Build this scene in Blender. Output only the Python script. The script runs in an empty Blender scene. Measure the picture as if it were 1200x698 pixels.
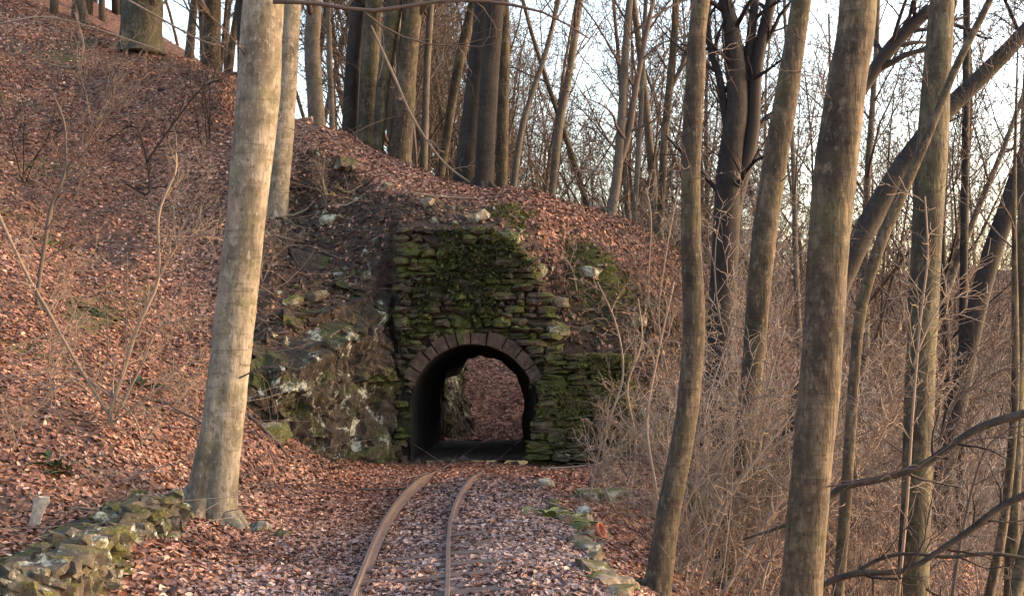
import bpy, math, random
import numpy as np
from mathutils import Vector, Matrix

# ------------------------------------------------------------------ camera, sky, sun, exposure
scene = bpy.context.scene
col = scene.collection
FPX, HOR, CAMZ = 1600.0, 405.0, 1.7          # focal length in photo pixels, horizon row, eye height
cd = bpy.data.cameras.new('camera'); cam = bpy.data.objects.new('camera', cd); col.objects.link(cam)
cam.location = (0, 0, CAMZ); cam.rotation_euler = (math.radians(90), 0, 0)
cd.sensor_width = 36; cd.lens = 36 * FPX / 1200; cd.shift_y = 56 / 1200; cd.clip_end = 1000
scene.camera = cam

SUN_AZ, SUN_EL = math.radians(84), math.radians(11)   # clockwise from +Y (view direction)
world = bpy.data.worlds.new('World'); scene.world = world; world.use_nodes = True
wn = world.node_tree; wn.nodes.clear()
sky = wn.nodes.new('ShaderNodeTexSky'); sky.sky_type = 'NISHITA'; sky.sun_disc = False
sky.sun_elevation = SUN_EL; sky.sun_rotation = SUN_AZ
sky.air_density = 1.0; sky.dust_density = 2.6; sky.ozone_density = 1.0
bg = wn.nodes.new('ShaderNodeBackground'); bg.inputs[1].default_value = 0.15
wo = wn.nodes.new('ShaderNodeOutputWorld')
tint = wn.nodes.new('ShaderNodeMix'); tint.data_type = 'RGBA'; tint.blend_type = 'MULTIPLY'; tint.inputs[0].default_value = 1.0
tint.inputs[7].default_value = (1.06, 0.965, 0.935, 1)      # evening white balance
wn.links.new(sky.outputs[0], tint.inputs[6]); wn.links.new(tint.outputs[2], bg.inputs[0]); wn.links.new(bg.outputs[0], wo.inputs[0])

sl = bpy.data.lights.new('sun', 'SUN'); sun = bpy.data.objects.new('sun', sl); col.objects.link(sun)
sl.energy = 0.5; sl.angle = math.radians(70); sl.color = (1.0, 0.93, 0.87)
sd = Vector((math.sin(SUN_AZ) * math.cos(SUN_EL), math.cos(SUN_AZ) * math.cos(SUN_EL), math.sin(SUN_EL)))
sun.rotation_euler = sd.to_track_quat('Z', 'Y').to_euler()
sun.location = (20, -10, 20)

vs = scene.view_settings
vs.view_transform = 'Standard'; vs.look = 'None'; vs.exposure = 2.88; vs.gamma = 1.0; vs.use_curve_mapping = False
scene.render.engine = 'CYCLES'
scene.cycles.use_denoising = True
scene.cycles.max_bounces = 5; scene.cycles.diffuse_bounces = 3; scene.cycles.glossy_bounces = 2
scene.cycles.transmission_bounces = 2

# ------------------------------------------------------------------ helpers
random.seed(7)
RNG = np.random.default_rng(11)

def P(px, py, Y):
    """world point seen at photo pixel (px, py) at depth Y"""
    return ((px - 600) / FPX * Y, Y, CAMZ + (HOR - py) / FPX * Y)

def _hash(ix, iy, iz, seed):
    h = (ix.astype(np.int64) * 374761393 + iy.astype(np.int64) * 668265263 + iz.astype(np.int64) * 2147483647 + seed * 974711) & 0xFFFFFFFF
    h = ((h ^ (h >> 13)) * 1274126177) & 0xFFFFFFFF
    h = ((h ^ (h >> 16)) * 2246822519) & 0xFFFFFFFF
    return ((h ^ (h >> 15)) & 0xFFFFFF) / float(0xFFFFFF)

def vnoise(p, seed=0):
    p = np.asarray(p, float); i = np.floor(p); f = p - i; i = i.astype(np.int64)
    u = f * f * (3 - 2 * f); r = 0
    for dx in (0, 1):
        wx = u[:, 0] if dx else 1 - u[:, 0]
        for dy in (0, 1):
            wy = u[:, 1] if dy else 1 - u[:, 1]
            for dz in (0, 1):
                wz = u[:, 2] if dz else 1 - u[:, 2]
                r = r + wx * wy * wz * _hash(i[:, 0] + dx, i[:, 1] + dy, i[:, 2] + dz, seed)
    return r * 2 - 1

def fbm(p, octaves=4, seed=0, gain=0.5):
    p = np.asarray(p, float); a = 1.0; r = np.zeros(len(p)); f = 1.0
    for k in range(octaves):
        r += a * vnoise(p * f, seed + k * 17); a *= gain; f *= 2.03
    return r

def sstep(a, b, x):
    t = np.clip((x - a) / (b - a), 0, 1)
    return t * t * (3 - 2 * t)

class MB:
    """collects vertices, quads and triangles, then builds ONE mesh object"""
    def __init__(self):
        self.v, self.q, self.t, self.n, self.a = [], [], [], 0, {}
    def add(self, v, q=None, t=None, **attrs):
        v = np.asarray(v, float)
        if q is not None and len(q): self.q.append(np.asarray(q, np.int64) + self.n)
        if t is not None and len(t): self.t.append(np.asarray(t, np.int64) + self.n)
        self.v.append(v); self.n += len(v)
        for k, x in attrs.items(): self.a.setdefault(k, []).append(np.broadcast_to(np.asarray(x, float), (len(v),)))
    def mesh(self, name, mat=None, smooth=True, origin=(0, 0, 0)):
        V = np.concatenate(self.v) - np.asarray(origin, float)
        Q = np.concatenate(self.q) if self.q else np.zeros((0, 4), np.int64)
        T = np.concatenate(self.t) if self.t else np.zeros((0, 3), np.int64)
        me = bpy.data.meshes.new(name)
        me.vertices.add(len(V)); me.vertices.foreach_set('co', V.astype(np.float32).ravel())
        nl = len(Q) * 4 + len(T) * 3; me.loops.add(nl)
        me.loops.foreach_set('vertex_index', np.concatenate([Q.ravel(), T.ravel()]).astype(np.int32))
        me.polygons.add(len(Q) + len(T))
        st = np.concatenate([np.arange(len(Q)) * 4, len(Q) * 4 + np.arange(len(T)) * 3]).astype(np.int32)
        me.polygons.foreach_set('loop_start', st)
        me.polygons.foreach_set('use_smooth', np.full(len(st), bool(smooth)))
        for k, lst in self.a.items():
            at = me.attributes.new(k, 'FLOAT', 'POINT'); at.data.foreach_set('value', np.concatenate(lst).astype(np.float32))
        me.update(calc_edges=True); me.validate()
        if mat: me.materials.append(mat)
        return me

def link(name, me, parent=None, loc=None, rot=None, scale=None):
    o = bpy.data.objects.new(name, me); col.objects.link(o)
    if parent: o.parent = parent
    if loc is not None: o.location = loc
    if rot is not None: o.rotation_euler = rot
    if scale is not None: o.scale = scale
    return o

def empty(name, loc, label, cat, group=None):
    o = bpy.data.objects.new(name, None); col.objects.link(o); o.location = loc; o.empty_display_size = 0.2
    return tag(o, label, cat, group)

def tag(o, label=None, cat=None, group=None, kind=None):
    if label: o['label'] = label
    if cat: o['category'] = cat
    if group: o['group'] = group
    if kind: o['kind'] = kind
    return o

def spline(pts, n):
    """Catmull-Rom through rows of pts (any columns) -> n samples"""
    p = np.asarray(pts, float)
    p = np.vstack([2 * p[0] - p[1], p, 2 * p[-1] - p[-2]])
    m = len(p) - 3
    t = np.linspace(0, m - 1e-6, n); k = t.astype(int); f = (t - k)[:, None]
    a, b, c, d = p[k], p[k + 1], p[k + 2], p[k + 3]
    return 0.5 * ((2 * b) + (-a + c) * f + (2 * a - 5 * b + 4 * c - d) * f ** 2 + (-a + 3 * b - 3 * c + d) * f ** 3)

def tube(mb, pts, rad, sides=3, shape=None):
    p = np.asarray(pts, float); r = np.asarray(rad, float); n = len(p)
    t = np.gradient(p, axis=0); t /= np.linalg.norm(t, axis=1)[:, None] + 1e-9
    m = np.abs(t.mean(0)); ref = np.zeros(3); ref[int(np.argmin(m))] = 1
    u = np.cross(t, ref); u /= np.linalg.norm(u, axis=1)[:, None] + 1e-9
    w = np.cross(t, u)
    a = np.arange(sides) * 2 * math.pi / sides
    R = r[:, None] * np.ones(sides)
    if shape is not None: R = R * shape(np.linspace(0, 1, n)[:, None], a[None, :], p)
    v = p[:, None, :] + R[..., None] * (np.cos(a)[None, :, None] * u[:, None, :] + np.sin(a)[None, :, None] * w[:, None, :])
    i = np.arange(n - 1)[:, None] * sides; j = np.arange(sides)[None, :]; j2 = (j + 1) % sides
    q = np.stack([i + j, i + j2, i + sides + j2, i + sides + j], -1).reshape(-1, 4)
    v = v.reshape(-1, 3)
    if sides > 4:   # close the ends
        v = np.vstack([v, p[0], p[-1]]); jj = np.arange(sides); k = len(v)
        tr = np.vstack([np.stack([np.full(sides, k - 2), (jj + 1) % sides, jj], -1),
                        np.stack([np.full(sides, k - 1), (n - 1) * sides + jj, (n - 1) * sides + (jj + 1) % sides], -1)])
        mb.add(v, q, tr)
    else:
        mb.add(v, q)

# ------------------------------------------------------------------ materials
class NT:
    def __init__(self, name):
        self.m = bpy.data.materials.new(name); self.m.use_nodes = True
        self.t = self.m.node_tree; self.b = self.t.nodes['Principled BSDF']
        self.b.inputs['Specular IOR Level'].default_value = 0.3
    def n(self, typ, **kw):
        x = self.t.nodes.new(typ)
        for k, v in kw.items(): setattr(x, k, v)
        return x
    def l(self, a, b): self.t.links.new(a, b)
    def val(self, x, v):
        if hasattr(v, 'links') or hasattr(v, 'is_linked'): self.l(v, x)
        else: x.default_value = v
    def coord(self, obj=True, scale=(1, 1, 1)):
        c = self.n('ShaderNodeTexCoord') if obj else self.n('ShaderNodeNewGeometry')
        mp = self.n('ShaderNodeMapping'); mp.inputs['Scale'].default_value = scale
        self.l(c.outputs['Object' if obj else 'Position'], mp.inputs[0])
        return mp.outputs[0]
    def noise(self, co, scale, detail=4, rough=0.55, dist=0.0):
        x = self.n('ShaderNodeTexNoise'); self.l(co, x.inputs['Vector'])
        x.inputs['Scale'].default_value = scale; x.inputs['Detail'].default_value = detail
        x.inputs['Roughness'].default_value = rough; x.inputs['Distortion'].default_value = dist
        return x.outputs[0]
    def vor(self, co, scale, out='Color', feature='F1', rand=1.0):
        x = self.n('ShaderNodeTexVoronoi', feature=feature); self.l(co, x.inputs['Vector'])
        x.inputs['Scale'].default_value = scale; x.inputs['Randomness'].default_value = rand
        return x.outputs[out]
    def ramp(self, f, stops):
        x = self.n('ShaderNodeValToRGB'); self.l(f, x.inputs[0]); e = x.color_ramp.elements
        while len(e) < len(stops): e.new(0.5)
        for k, (p, c) in enumerate(stops):
            e[k].position = p; e[k].color = (c[0], c[1], c[2], 1) if not isinstance(c, (int, float)) else (c, c, c, 1)
        return x.outputs[0]
    def mix(self, f, a, b, blend='MIX'):
        x = self.n('ShaderNodeMix', data_type='RGBA', blend_type=blend)
        self.val(x.inputs[0], f)
        for s, v in ((x.inputs[6], a), (x.inputs[7], b)):
            if isinstance(v, tuple): s.default_value = (*v, 1) if len(v) == 3 else v
            else: self.l(v, s)
        return x.outputs[2]
    def math(self, op, a, b=0.0, clamp=False):
        x = self.n('ShaderNodeMath', operation=op, use_clamp=clamp); self.val(x.inputs[0], a); self.val(x.inputs[1], b)
        return x.outputs[0]
    def attr(self, name): return self.n('ShaderNodeAttribute', attribute_name=name).outputs['Fac']
    def rnd(self): return self.n('ShaderNodeObjectInfo').outputs['Random']
    def nz(self):
        g = self.n('ShaderNodeNewGeometry'); s = self.n('ShaderNodeSeparateXYZ'); self.l(g.outputs['Normal'], s.inputs[0])
        return s.outputs[2]
    def bump(self, h, strength=0.5, dist=0.02):
        x = self.n('ShaderNodeBump'); x.inputs['Strength'].default_value = strength; x.inputs['Distance'].default_value = dist
        self.l(h, x.inputs['Height']); self.l(x.outputs[0], self.b.inputs['Normal'])
    def done(self, color, rough=0.85):
        self.val(self.b.inputs['Base Color'], color if not isinstance(color, tuple) else (*color, 1))
        self.val(self.b.inputs['Roughness'], rough)
        return self.m

LEAF_RAMP = [(0.0, (0.030, 0.013, 0.008)), (0.25, (0.095, 0.040, 0.024)), (0.55, (0.220, 0.100, 0.062)),
             (0.8, (0.350, 0.190, 0.125)), (1.0, (0.530, 0.370, 0.270))]
GREY_LEAF = [(0.0, (0.048, 0.027, 0.023)), (0.35, (0.130, 0.074, 0.060)), (0.7, (0.250, 0.155, 0.128)), (1.0, (0.400, 0.290, 0.255))]
RED_LEAF = [(0.0, (0.070, 0.020, 0.010)), (0.4, (0.190, 0.068, 0.038)), (0.75, (0.330, 0.150, 0.085)), (1.0, (0.560, 0.320, 0.200))]

def m_leaf():
    k = NT('fallen_leaf'); t = k.attr('tone'); h = k.attr('hue')
    c = k.ramp(t, LEAF_RAMP)
    c = k.mix(k.math('SUBTRACT', h, 1.0, True), k.mix(k.math('MINIMUM', h, 1.0), c, k.ramp(t, GREY_LEAF)), k.ramp(t, RED_LEAF))
    k.b.inputs['Specular IOR Level'].default_value = 0.35
    return k.done(c, 0.55)

def m_ground():
    k = NT('woodland_ground'); co = k.coord(False)
    nwarp = k.noise(co, 6, 2)
    wob = k.n('ShaderNodeVectorMath', operation='ADD'); k.l(co, wob.inputs[0])
    sc = k.n('ShaderNodeVectorMath', operation='SCALE'); xc = k.n('ShaderNodeCombineXYZ')
    k.l(nwarp, xc.inputs[0]); k.l(nwarp, xc.inputs[1]); k.l(xc.outputs[0], sc.inputs[0]); sc.inputs['Scale'].default_value = 0.12
    k.l(sc.outputs[0], wob.inputs[1])
    cell = k.vor(wob.outputs[0], 17)
    f = k.n('ShaderNodeSeparateColor'); k.l(cell, f.inputs[0])
    litter = k.ramp(k.math('MULTIPLY', f.outputs[0], 0.8), LEAF_RAMP)
    grey = k.ramp(f.outputs[0], GREY_LEAF)
    earth = k.ramp(k.noise(co, 11, 7, 0.72), [(0.3, (0.010, 0.007, 0.005)), (0.5, (0.036, 0.023, 0.017)), (0.64, (0.080, 0.051, 0.036)), (0.78, (0.17, 0.115, 0.08))])
    moss = k.ramp(k.noise(co, 30, 4), [(0.3, (0.018, 0.024, 0.004)), (0.6, (0.060, 0.068, 0.012)), (0.8, (0.11, 0.115, 0.025))])
    c = k.mix(k.attr('gravel'), litter, grey)
    c = k.mix(k.attr('bank'), c, earth)
    c = k.mix(k.attr('moss'), c, moss)
    k.bump(k.math('ADD', f.outputs[1], k.noise(co, 25, 4)), 0.7, 0.03)
    return k.done(c, 0.9)

def m_bark(name, dark, mid, light, algae=(0.10, 0.10, 0.03), amount=0.4, streak=0.5, bump=0.35):
    k = NT(name); co = k.coord(True); cs = k.coord(True, (1, 1, 0.22)); ch = k.coord(True, (0.35, 0.35, 3.0))
    big = k.noise(co, 1.7, 4, 0.6, 0.4); fine = k.noise(cs, 26, 5, 0.6); ring = k.noise(ch, 7, 3, 0.55)
    c = k.ramp(k.math('ADD', k.math('MULTIPLY', big, 0.6), k.math('MULTIPLY', k.noise(k.coord(True, (1, 1, 0.6)), 9, 5, 0.68, 0.6), 0.4)), [(0.36, dark), (0.49, mid), (0.62, light)])
    c = k.mix(k.math('MULTIPLY', k.ramp(fine, [(0.35, 1.0), (0.62, 0.0)]), streak), c, dark)
    c = k.mix(k.ramp(ring, [(0.58, 0.0), (0.68, 0.6)]), c, dark)
    c = k.mix(k.math('MULTIPLY', k.ramp(k.noise(co, 2.6, 5, 0.65, 0.6), [(0.48, 0.0), (0.66, 1.0)]), amount), c, algae)
    c = k.mix(k.ramp(k.noise(k.coord(True, (1, 1, 0.8)), 24, 4, 0.7), [(0.56, 0.0), (0.64, 0.75)]), c, dark)
    c = k.mix(k.ramp(k.noise(k.coord(True, (1, 1, 0.45)), 15, 5, 0.75), [(0.55, 0.0), (0.66, 0.6)]), c, light)
    c = k.mix(k.ramp(k.vor(k.coord(True, (1, 1, 0.7)), 13, 'Distance'), [(0.06, 0.55), (0.2, 0.0)]), c, light)
    k.bump(k.math('ADD', fine, k.math('MULTIPLY', ring, 0.6)), bump, 0.02)
    return k.done(c, 0.85)

def m_twig(name, a, b):
    k = NT(name); co = k.coord(True)
    c = k.mix(k.noise(co, 3, 3), a, b)
    c = k.mix(k.math('MULTIPLY', k.rnd(), 0.5), c, tuple(x * 0.55 for x in a))
    return k.done(c, 0.85)

def m_stone(name, a, b, c3, moss_amt, lichen=0.0, mosscol=((0.012, 0.016, 0.003), (0.055, 0.062, 0.010), (0.13, 0.14, 0.022))):
    k = NT(name); co = k.coord(False)
    base = k.ramp(k.noise(co, 11, 6, 0.65), [(0.3, a), (0.52, b), (0.72, c3)])
    base = k.mix(k.math('MULTIPLY', k.rnd(), 0.55), base, tuple(x * 0.5 for x in b))
    if lichen:
        base = k.mix(k.ramp(k.noise(co, 3.0, 7, 0.78, 0.0), [(0.57 - lichen * 0.1, 0.0), (0.63 - lichen * 0.1, 0.8)]), base, (0.40, 0.41, 0.33))
    mo = k.ramp(k.noise(co, 45, 3), [(0.3, mosscol[0]), (0.55, mosscol[1]), (0.75, mosscol[2])])
    f = k.math('ADD', k.noise(co, 2.2, 7, 0.72, 0.0), k.math('MULTIPLY', k.nz(), 0.06))
    f = k.math('ADD', f, k.math('MULTIPLY', k.noise(co, 17, 3), 0.12))
    base = k.mix(k.ramp(f, [(0.64 - moss_amt * 0.25, 0.0), (0.72 - moss_amt * 0.25, 0.95)]), base, mo)
    k.bump(k.math('ADD', k.noise(co, 38, 6, 0.7), k.noise(co, 9, 3)), 0.8, 0.03)
    return k.done(base, 0.92)

def m_plain(name, a, b, scale=20, rough=0.8, bump=0.3, obj=True):
    k = NT(name); co = k.coord(obj)
    n = k.noise(co, scale, 5, 0.65)
    k.bump(n, bump, 0.01)
    return k.done(k.ramp(n, [(0.3, a), (0.7, b)]), rough)

M = dict(
    leaf=m_leaf(), ground=m_ground(),
    beech=m_bark('pale_beech_bark', (0.055, 0.044, 0.030), (0.170, 0.138, 0.098), (0.310, 0.262, 0.202), (0.105, 0.096, 0.045), 0.65, 0.4, 0.5),
    tan=m_bark('tan_bark', (0.015, 0.011, 0.007), (0.056, 0.040, 0.025), (0.150, 0.112, 0.072), (0.060, 0.056, 0.020), 0.6, 0.6, 0.9),
    olive=m_bark('olive_bark', (0.015, 0.012, 0.008), (0.050, 0.041, 0.025), (0.125, 0.104, 0.066), (0.060, 0.060, 0.020), 0.6, 0.6, 0.9),
    dark=m_bark('dark_bark', (0.008, 0.006, 0.005), (0.018, 0.013, 0.011), (0.038, 0.028, 0.023), (0.045, 0.042, 0.018), 0.3, 0.5, 0.5),
    grey=m_bark('grey_bark', (0.045, 0.036, 0.028), (0.092, 0.073, 0.057), (0.150, 0.122, 0.096), (0.090, 0.085, 0.040), 0.4, 0.5, 0.4),
    twig=m_twig('brown_twig', (0.110, 0.080, 0.064), (0.056, 0.040, 0.032)),
    twig_dark=m_twig('dark_twig', (0.022, 0.015, 0.013), (0.012, 0.008, 0.007)),
    twig_pale=m_twig('pale_twig', (0.270, 0.200, 0.145), (0.150, 0.108, 0.076)),
    wall=m_stone('mossy_wall_stone', (0.018, 0.013, 0.010), (0.062, 0.044, 0.033), (0.15, 0.11, 0.08), 0.42),
    wing=m_stone('wing_wall_stone', (0.030, 0.024, 0.016), (0.085, 0.066, 0.042), (0.17, 0.14, 0.085), 0.5, 0, ((0.014, 0.017, 0.003), (0.060, 0.064, 0.011), (0.15, 0.15, 0.03))),
    dry=m_stone('dry_wall_stone', (0.030, 0.024, 0.017), (0.085, 0.068, 0.046), (0.19, 0.16, 0.115), 0.22, 0.10, ((0.02, 0.02, 0.004), (0.075, 0.07, 0.011), (0.17, 0.155, 0.028))),
    arch=m_stone('arch_stone', (0.032, 0.020, 0.015), (0.078, 0.050, 0.038), (0.15, 0.105, 0.082), 0.10),
    core=m_stone('wall_mortar', (0.012, 0.009, 0.007), (0.030, 0.022, 0.017), (0.05, 0.04, 0.03), 0.35),
    rock=m_stone('outcrop_rock', (0.010, 0.008, 0.006), (0.038, 0.027, 0.019), (0.12, 0.09, 0.062), 0.20, 0.20, ((0.010, 0.012, 0.003), (0.040, 0.042, 0.010), (0.095, 0.098, 0.024))),
    bankrock=m_stone('bank_rock', (0.012, 0.009, 0.007), (0.045, 0.030, 0.021), (0.13, 0.09, 0.062), 0.06),
    boulder=m_stone('boulder_stone', (0.080, 0.060, 0.042), (0.180, 0.140, 0.100), (0.32, 0.27, 0.20), 0.30, 0.4),
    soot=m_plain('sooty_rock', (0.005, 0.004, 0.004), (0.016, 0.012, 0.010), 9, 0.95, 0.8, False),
    rail=m_plain('rusty_rail', (0.058, 0.038, 0.030), (0.150, 0.104, 0.084), 30, 0.6),
    sleeper=m_plain('weathered_sleeper', (0.045, 0.030, 0.024), (0.140, 0.098, 0.080), 14, 0.9),
    gravel=m_plain('gravel_stone', (0.120, 0.090, 0.084), (0.330, 0.270, 0.250), 6, 0.9, 0.3, False),
    stake=m_plain('bleached_wood', (0.170, 0.140, 0.105), (0.400, 0.345, 0.280), 26, 0.8),
    pot=m_plain('terracotta', (0.330, 0.105, 0.055), (0.480, 0.190, 0.110), 18, 0.8),
    green=m_plain('plant_green', (0.085, 0.095, 0.022), (0.240, 0.235, 0.090), 9, 0.7, 0.2),
    moss=m_plain('moss_tuft', (0.030, 0.034, 0.005), (0.150, 0.145, 0.024), 25, 0.95, 0.2, False),
    moss_dark=m_plain('dark_moss', (0.010, 0.012, 0.003), (0.050, 0.052, 0.011), 6, 0.95, 0.2, False),
    clod=m_plain('earth_clod', (0.014, 0.009, 0.007), (0.085, 0.054, 0.038), 4, 0.95, 0.4, False),
    twig_haze_grey=m_twig('haze_grey_twig', (0.215, 0.170, 0.148), (0.120, 0.093, 0.080)),  # lightened grey paints haze into the far shrubs; also plain twig colour nearer
    moss_olive=m_plain('olive_moss', (0.030, 0.030, 0.006), (0.150, 0.138, 0.030), 5, 0.95, 0.2, False),
    fern=m_plain('dark_fern', (0.022, 0.034, 0.010), (0.060, 0.080, 0.026), 12, 0.8, 0.2),
)

# ------------------------------------------------------------------ terrain height
def tps(pts):
    p = np.array(pts, float); n = len(p); xy = p[:, :2]
    d = np.linalg.norm(xy[:, None] - xy[None], axis=-1)
    K = np.where(d > 0, d * d * np.log(np.maximum(d, 1e-9)), 0) + np.eye(n) * 0.02
    A = np.zeros((n + 3, n + 3)); A[:n, :n] = K; A[:n, n] = 1; A[:n, n + 1:] = xy; A[n, :n] = 1; A[n + 1:, :n] = xy.T
    w = np.linalg.solve(A, np.concatenate([p[:, 2], np.zeros(3)]))
    def f(x, y):
        r = w[n] + w[n + 1] * x + w[n + 2] * y
        for k in range(n):
            dd = (x - xy[k, 0]) ** 2 + (y - xy[k, 1]) ** 2
            r = r + w[k] * 0.5 * dd * np.log(np.maximum(dd, 1e-12))
        return r
    return f

HILL = [P(0, 520, 12.2), P(100, 520, 13.0), P(200, 520, 14.5), P(0, 400, 15.5), P(100, 400, 17), P(200, 400, 18.5),
        P(0, 300, 18.5), P(100, 300, 19.5), P(200, 300, 20.3), P(0, 200, 21.5), P(100, 200, 22.3), P(200, 200, 22.8),
        P(0, 100, 25), P(100, 100, 25.8), P(200, 100, 26.2), P(280, 90, 26.5), P(0, 15, 28.5), P(140, 52, 28.5),
        (-12.5, 35, 10.4), (-6, 35, 7.6), (-20, 30, 12), (-20, 15, 7.5), (-9, 8, 3.0), (-5, 4, 1.0), (-14, 5, 5), (-25, 45, 16), (-12, 45, 12.2),
        (-5, -12, 0.8), (-15, -12, 4.5)]
RIGHT = [(2.0, 10, -0.75), (4, 10, -1.9), (8, 10, -3.9), (3, 16, -0.55), (6, 16, -2.2), (10, 16, -4.3), (20, 16, -5.6),
         (1.6, 12.5, -0.42), (1.3, 10.8, -0.36), (1.15, 8.5, -0.4), (5, 20, -0.1), (8, 20, -2.2), (12, 20, -4.5), (4, 30, 1.2), (8, 30, -2.6), (15, 30, -5),
         (20, 45, -4), (10, 45, -3.5), (12, 60, 0.6), (25, 60, 1.0), (12, 78, 5.2), (30, 78, 5.6), (45, 60, 2), (45, 30, -4), (30, 10, -6), (12, 120, 4.2), (45, 120, 4.2), (-10, 110, 4.5), (70, 90, 4.5),
         (2.5, 4, -1.2), (8, -5, -4), (2.5, -12, -1), (20, -12, -6)]
BED = [(x, y, 0.0) for y, xl, xr in ((-12, -2, 0.7), (2, -2.3, 0.8), (6, -2.3, 0.75), (9, -2.25, 0.72), (11, -2.3, 0.62), (13, -2.3, 0.55), (15, -2.2, 0.5), (17, -2.0, 0.6), (18.5, -1.9, 1.2), (20, -1.7, 1.2)) for x in (xl, -0.75, xr)]
FRONT = BED + [P(38, 628, 10.9), P(0, 645, 10.2), P(120, 600, 11.8), P(245, 612, 12.6), P(300, 515, 16.5), P(320, 520, 17.4), (-2.6, 18.3, 0.10), (1.02, 15.5, -0.05), (1.0, 13.2, -0.26), P(770, 530, 19.5),
               P(735, 527, 19.9), (1.6, 17.5, 0.0), (2.3, 17.5, -0.15), (-0.6, 25, 0), (1, 25, 0.2), (-2.6, 10, 0.22), (-3.1, 10, 0.28), (-3.0, 11.8, 0.24), (-2.9, 7, 0.3), (-2.8, 3, 0.3),
               (3.3, 20, 0.7), (-3.2, 19.0, 0.7), (-2.6, 14.5, 0.08), (-2.5, 16, 0.1)]
UPPER = [P(300, 400, 18.6), P(300, 300, 20.3), P(300, 200, 22.5), P(322, 250, 21.5), P(350, 175, 22.3), P(420, 200, 22), P(560, 245, 21), P(500, 240, 21),
         (-1.7, 20.4, 3.55), (-1.0, 20.4, 3.52), (-0.3, 20.4, 3.50), (0.25, 20.4, 3.12), (0.55, 20.4, 2.2), P(640, 285, 20.7), P(700, 320, 20.8), P(730, 345, 20.9),
         (0.9, 20.35, 1.66), (1.3, 20.35, 1.62), (1.72, 20.35, 1.55), P(780, 410, 20.7), P(830, 440, 21), P(400, 370, 19.4), P(340, 385, 18.9), P(450, 345, 20.0),
         P(420, 270, 20.8), P(360, 270, 21.0), P(350, 330, 20.0), P(440, 152, 25), P(500, 182, 24.5), P(560, 214, 22.6), P(640, 235, 22.4), P(715, 252, 22.5),
         P(785, 287, 22.8), P(840, 325, 22.8), P(905, 385, 22.8), (5.0, 22.8, 1.2), (6.0, 22.8, 0.2), (-3, 30, 5.4), (0, 28, 3.8), (0, 33, 3.4), (3, 30, 1.6), (-3, 40, 5), (3, 40, -1), (0, 20.0, 3.3), (-1.5, 20.0, 3.4)]
fF = tps(FRONT + HILL + RIGHT); fU = tps(UPPER + HILL + RIGHT)

CX = [-60, -4.6, -3.3, -2.9, -1.78, -1.7, 1.75, 2.6, 4.0, 8, 60]
CY = [16.5, 17.4, 18.5, 19.0, 20.4, 20.3, 20.3, 20.6, 21.3, 23, 23]
CW = [1.0, 0.9, 0.4, 0.3, 0.2, 0.05, 0.05, 0.5, 1.2, 3, 3]
def cliffY(x): return np.interp(x, CX, CY)
REAR0 = 24.22
def terrain(x, y):
    sh = x.shape; x = x.ravel(); y = y.ravel()
    yc = cliffY(x); w = np.interp(x, CX, CW)
    t = np.clip((y - yc + w) / (2 * w), 0, 1); soft = (w > 0.1)
    t = np.where(soft, t * t * (3 - 2 * t), t)
    u = fU(x, y); f = fF(x, y)
    bank = bankmask(x, y)
    q = np.stack([x, y, np.zeros_like(x)], -1)
    u = u + bank * (0.20 * fbm(q * 2.1, 4, 5) + 0.07 * fbm(q * 7, 2, 6)) * np.where((x > -1.9) & (x < 0.5), 0.4 * sstep(20.35, 21.1, y), 1.0) + 0.05 * fbm(q * 1.3, 3, 9)
    u = u + 0.10 * sstep(2.0, 3.5, -x - 0.3 * (y - 20)) * fbm(q * 0.8, 3, 2)
    lipy = np.interp(x, [-0.9, 0.5, 1.7, 2.8], [20.95, 20.70, 20.86, 21.2])
    u = u + 0.26 * np.exp(-((y - lipy) / 0.13) ** 2) * sstep(0.1, 0.7, x) * (1 - sstep(1.9, 2.7, x)) * (0.7 + 0.5 * vnoise(q * 2.5, 12))
    wt = np.interp(x, [-1.8, -0.3, 0.05, 0.30, 0.45, 0.55, 0.66], [3.42, 3.42, 3.23, 2.95, 2.55, 2.15, 1.75])
    inw = (x > -1.8) & (x < 0.6) & (y < 21.2)
    uc = np.clip(u, wt - 0.03, np.maximum(wt + 0.01 + 1.1 * (y - 20.35), wt - 0.02))
    kx = (1 - sstep(0.0, 0.35, x)) + sstep(0.0, 0.35, x) * (1 - sstep(20.35, 20.6, y))
    u = np.where(inw, u + (uc - u) * kx, u)
    bed = sstep(0.15, 0.8, np.abs(x + 0.8) - 1.2)
    f = f + bed * (0.05 * fbm(q * 1.5, 4, 21) + 0.07 * fbm(q * 0.6, 2, 3)) + 0.012 * fbm(q * 5, 2, 8)
    h = f + (u - f) * t
    # the cutting behind the tunnel
    r = np.clip(y - 25.6, 0, 14) * 0.36 + 1.6 * np.clip(-x - 1.5, 0, 20) + 0.5 * np.clip(x - 1.5, 0, 20) + 0.05 * fbm(q * 2, 3, 4)
    h = np.where((y > 21.5) & (y <= REAR0) & (x > -3.5) & (x < 3), np.minimum(h, 1.75 + 1.35 * (REAR0 - y) + 1.2 * np.clip(-x - 1.2, 0, 9)), h)
    h = np.where((y > REAR0) & (np.abs(x) < 6), np.minimum(h, r), h)
    h = h + 0.35 * sstep(35, 55, y) * fbm(q * 0.15, 3, 31)
    return h.reshape(sh)

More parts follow.
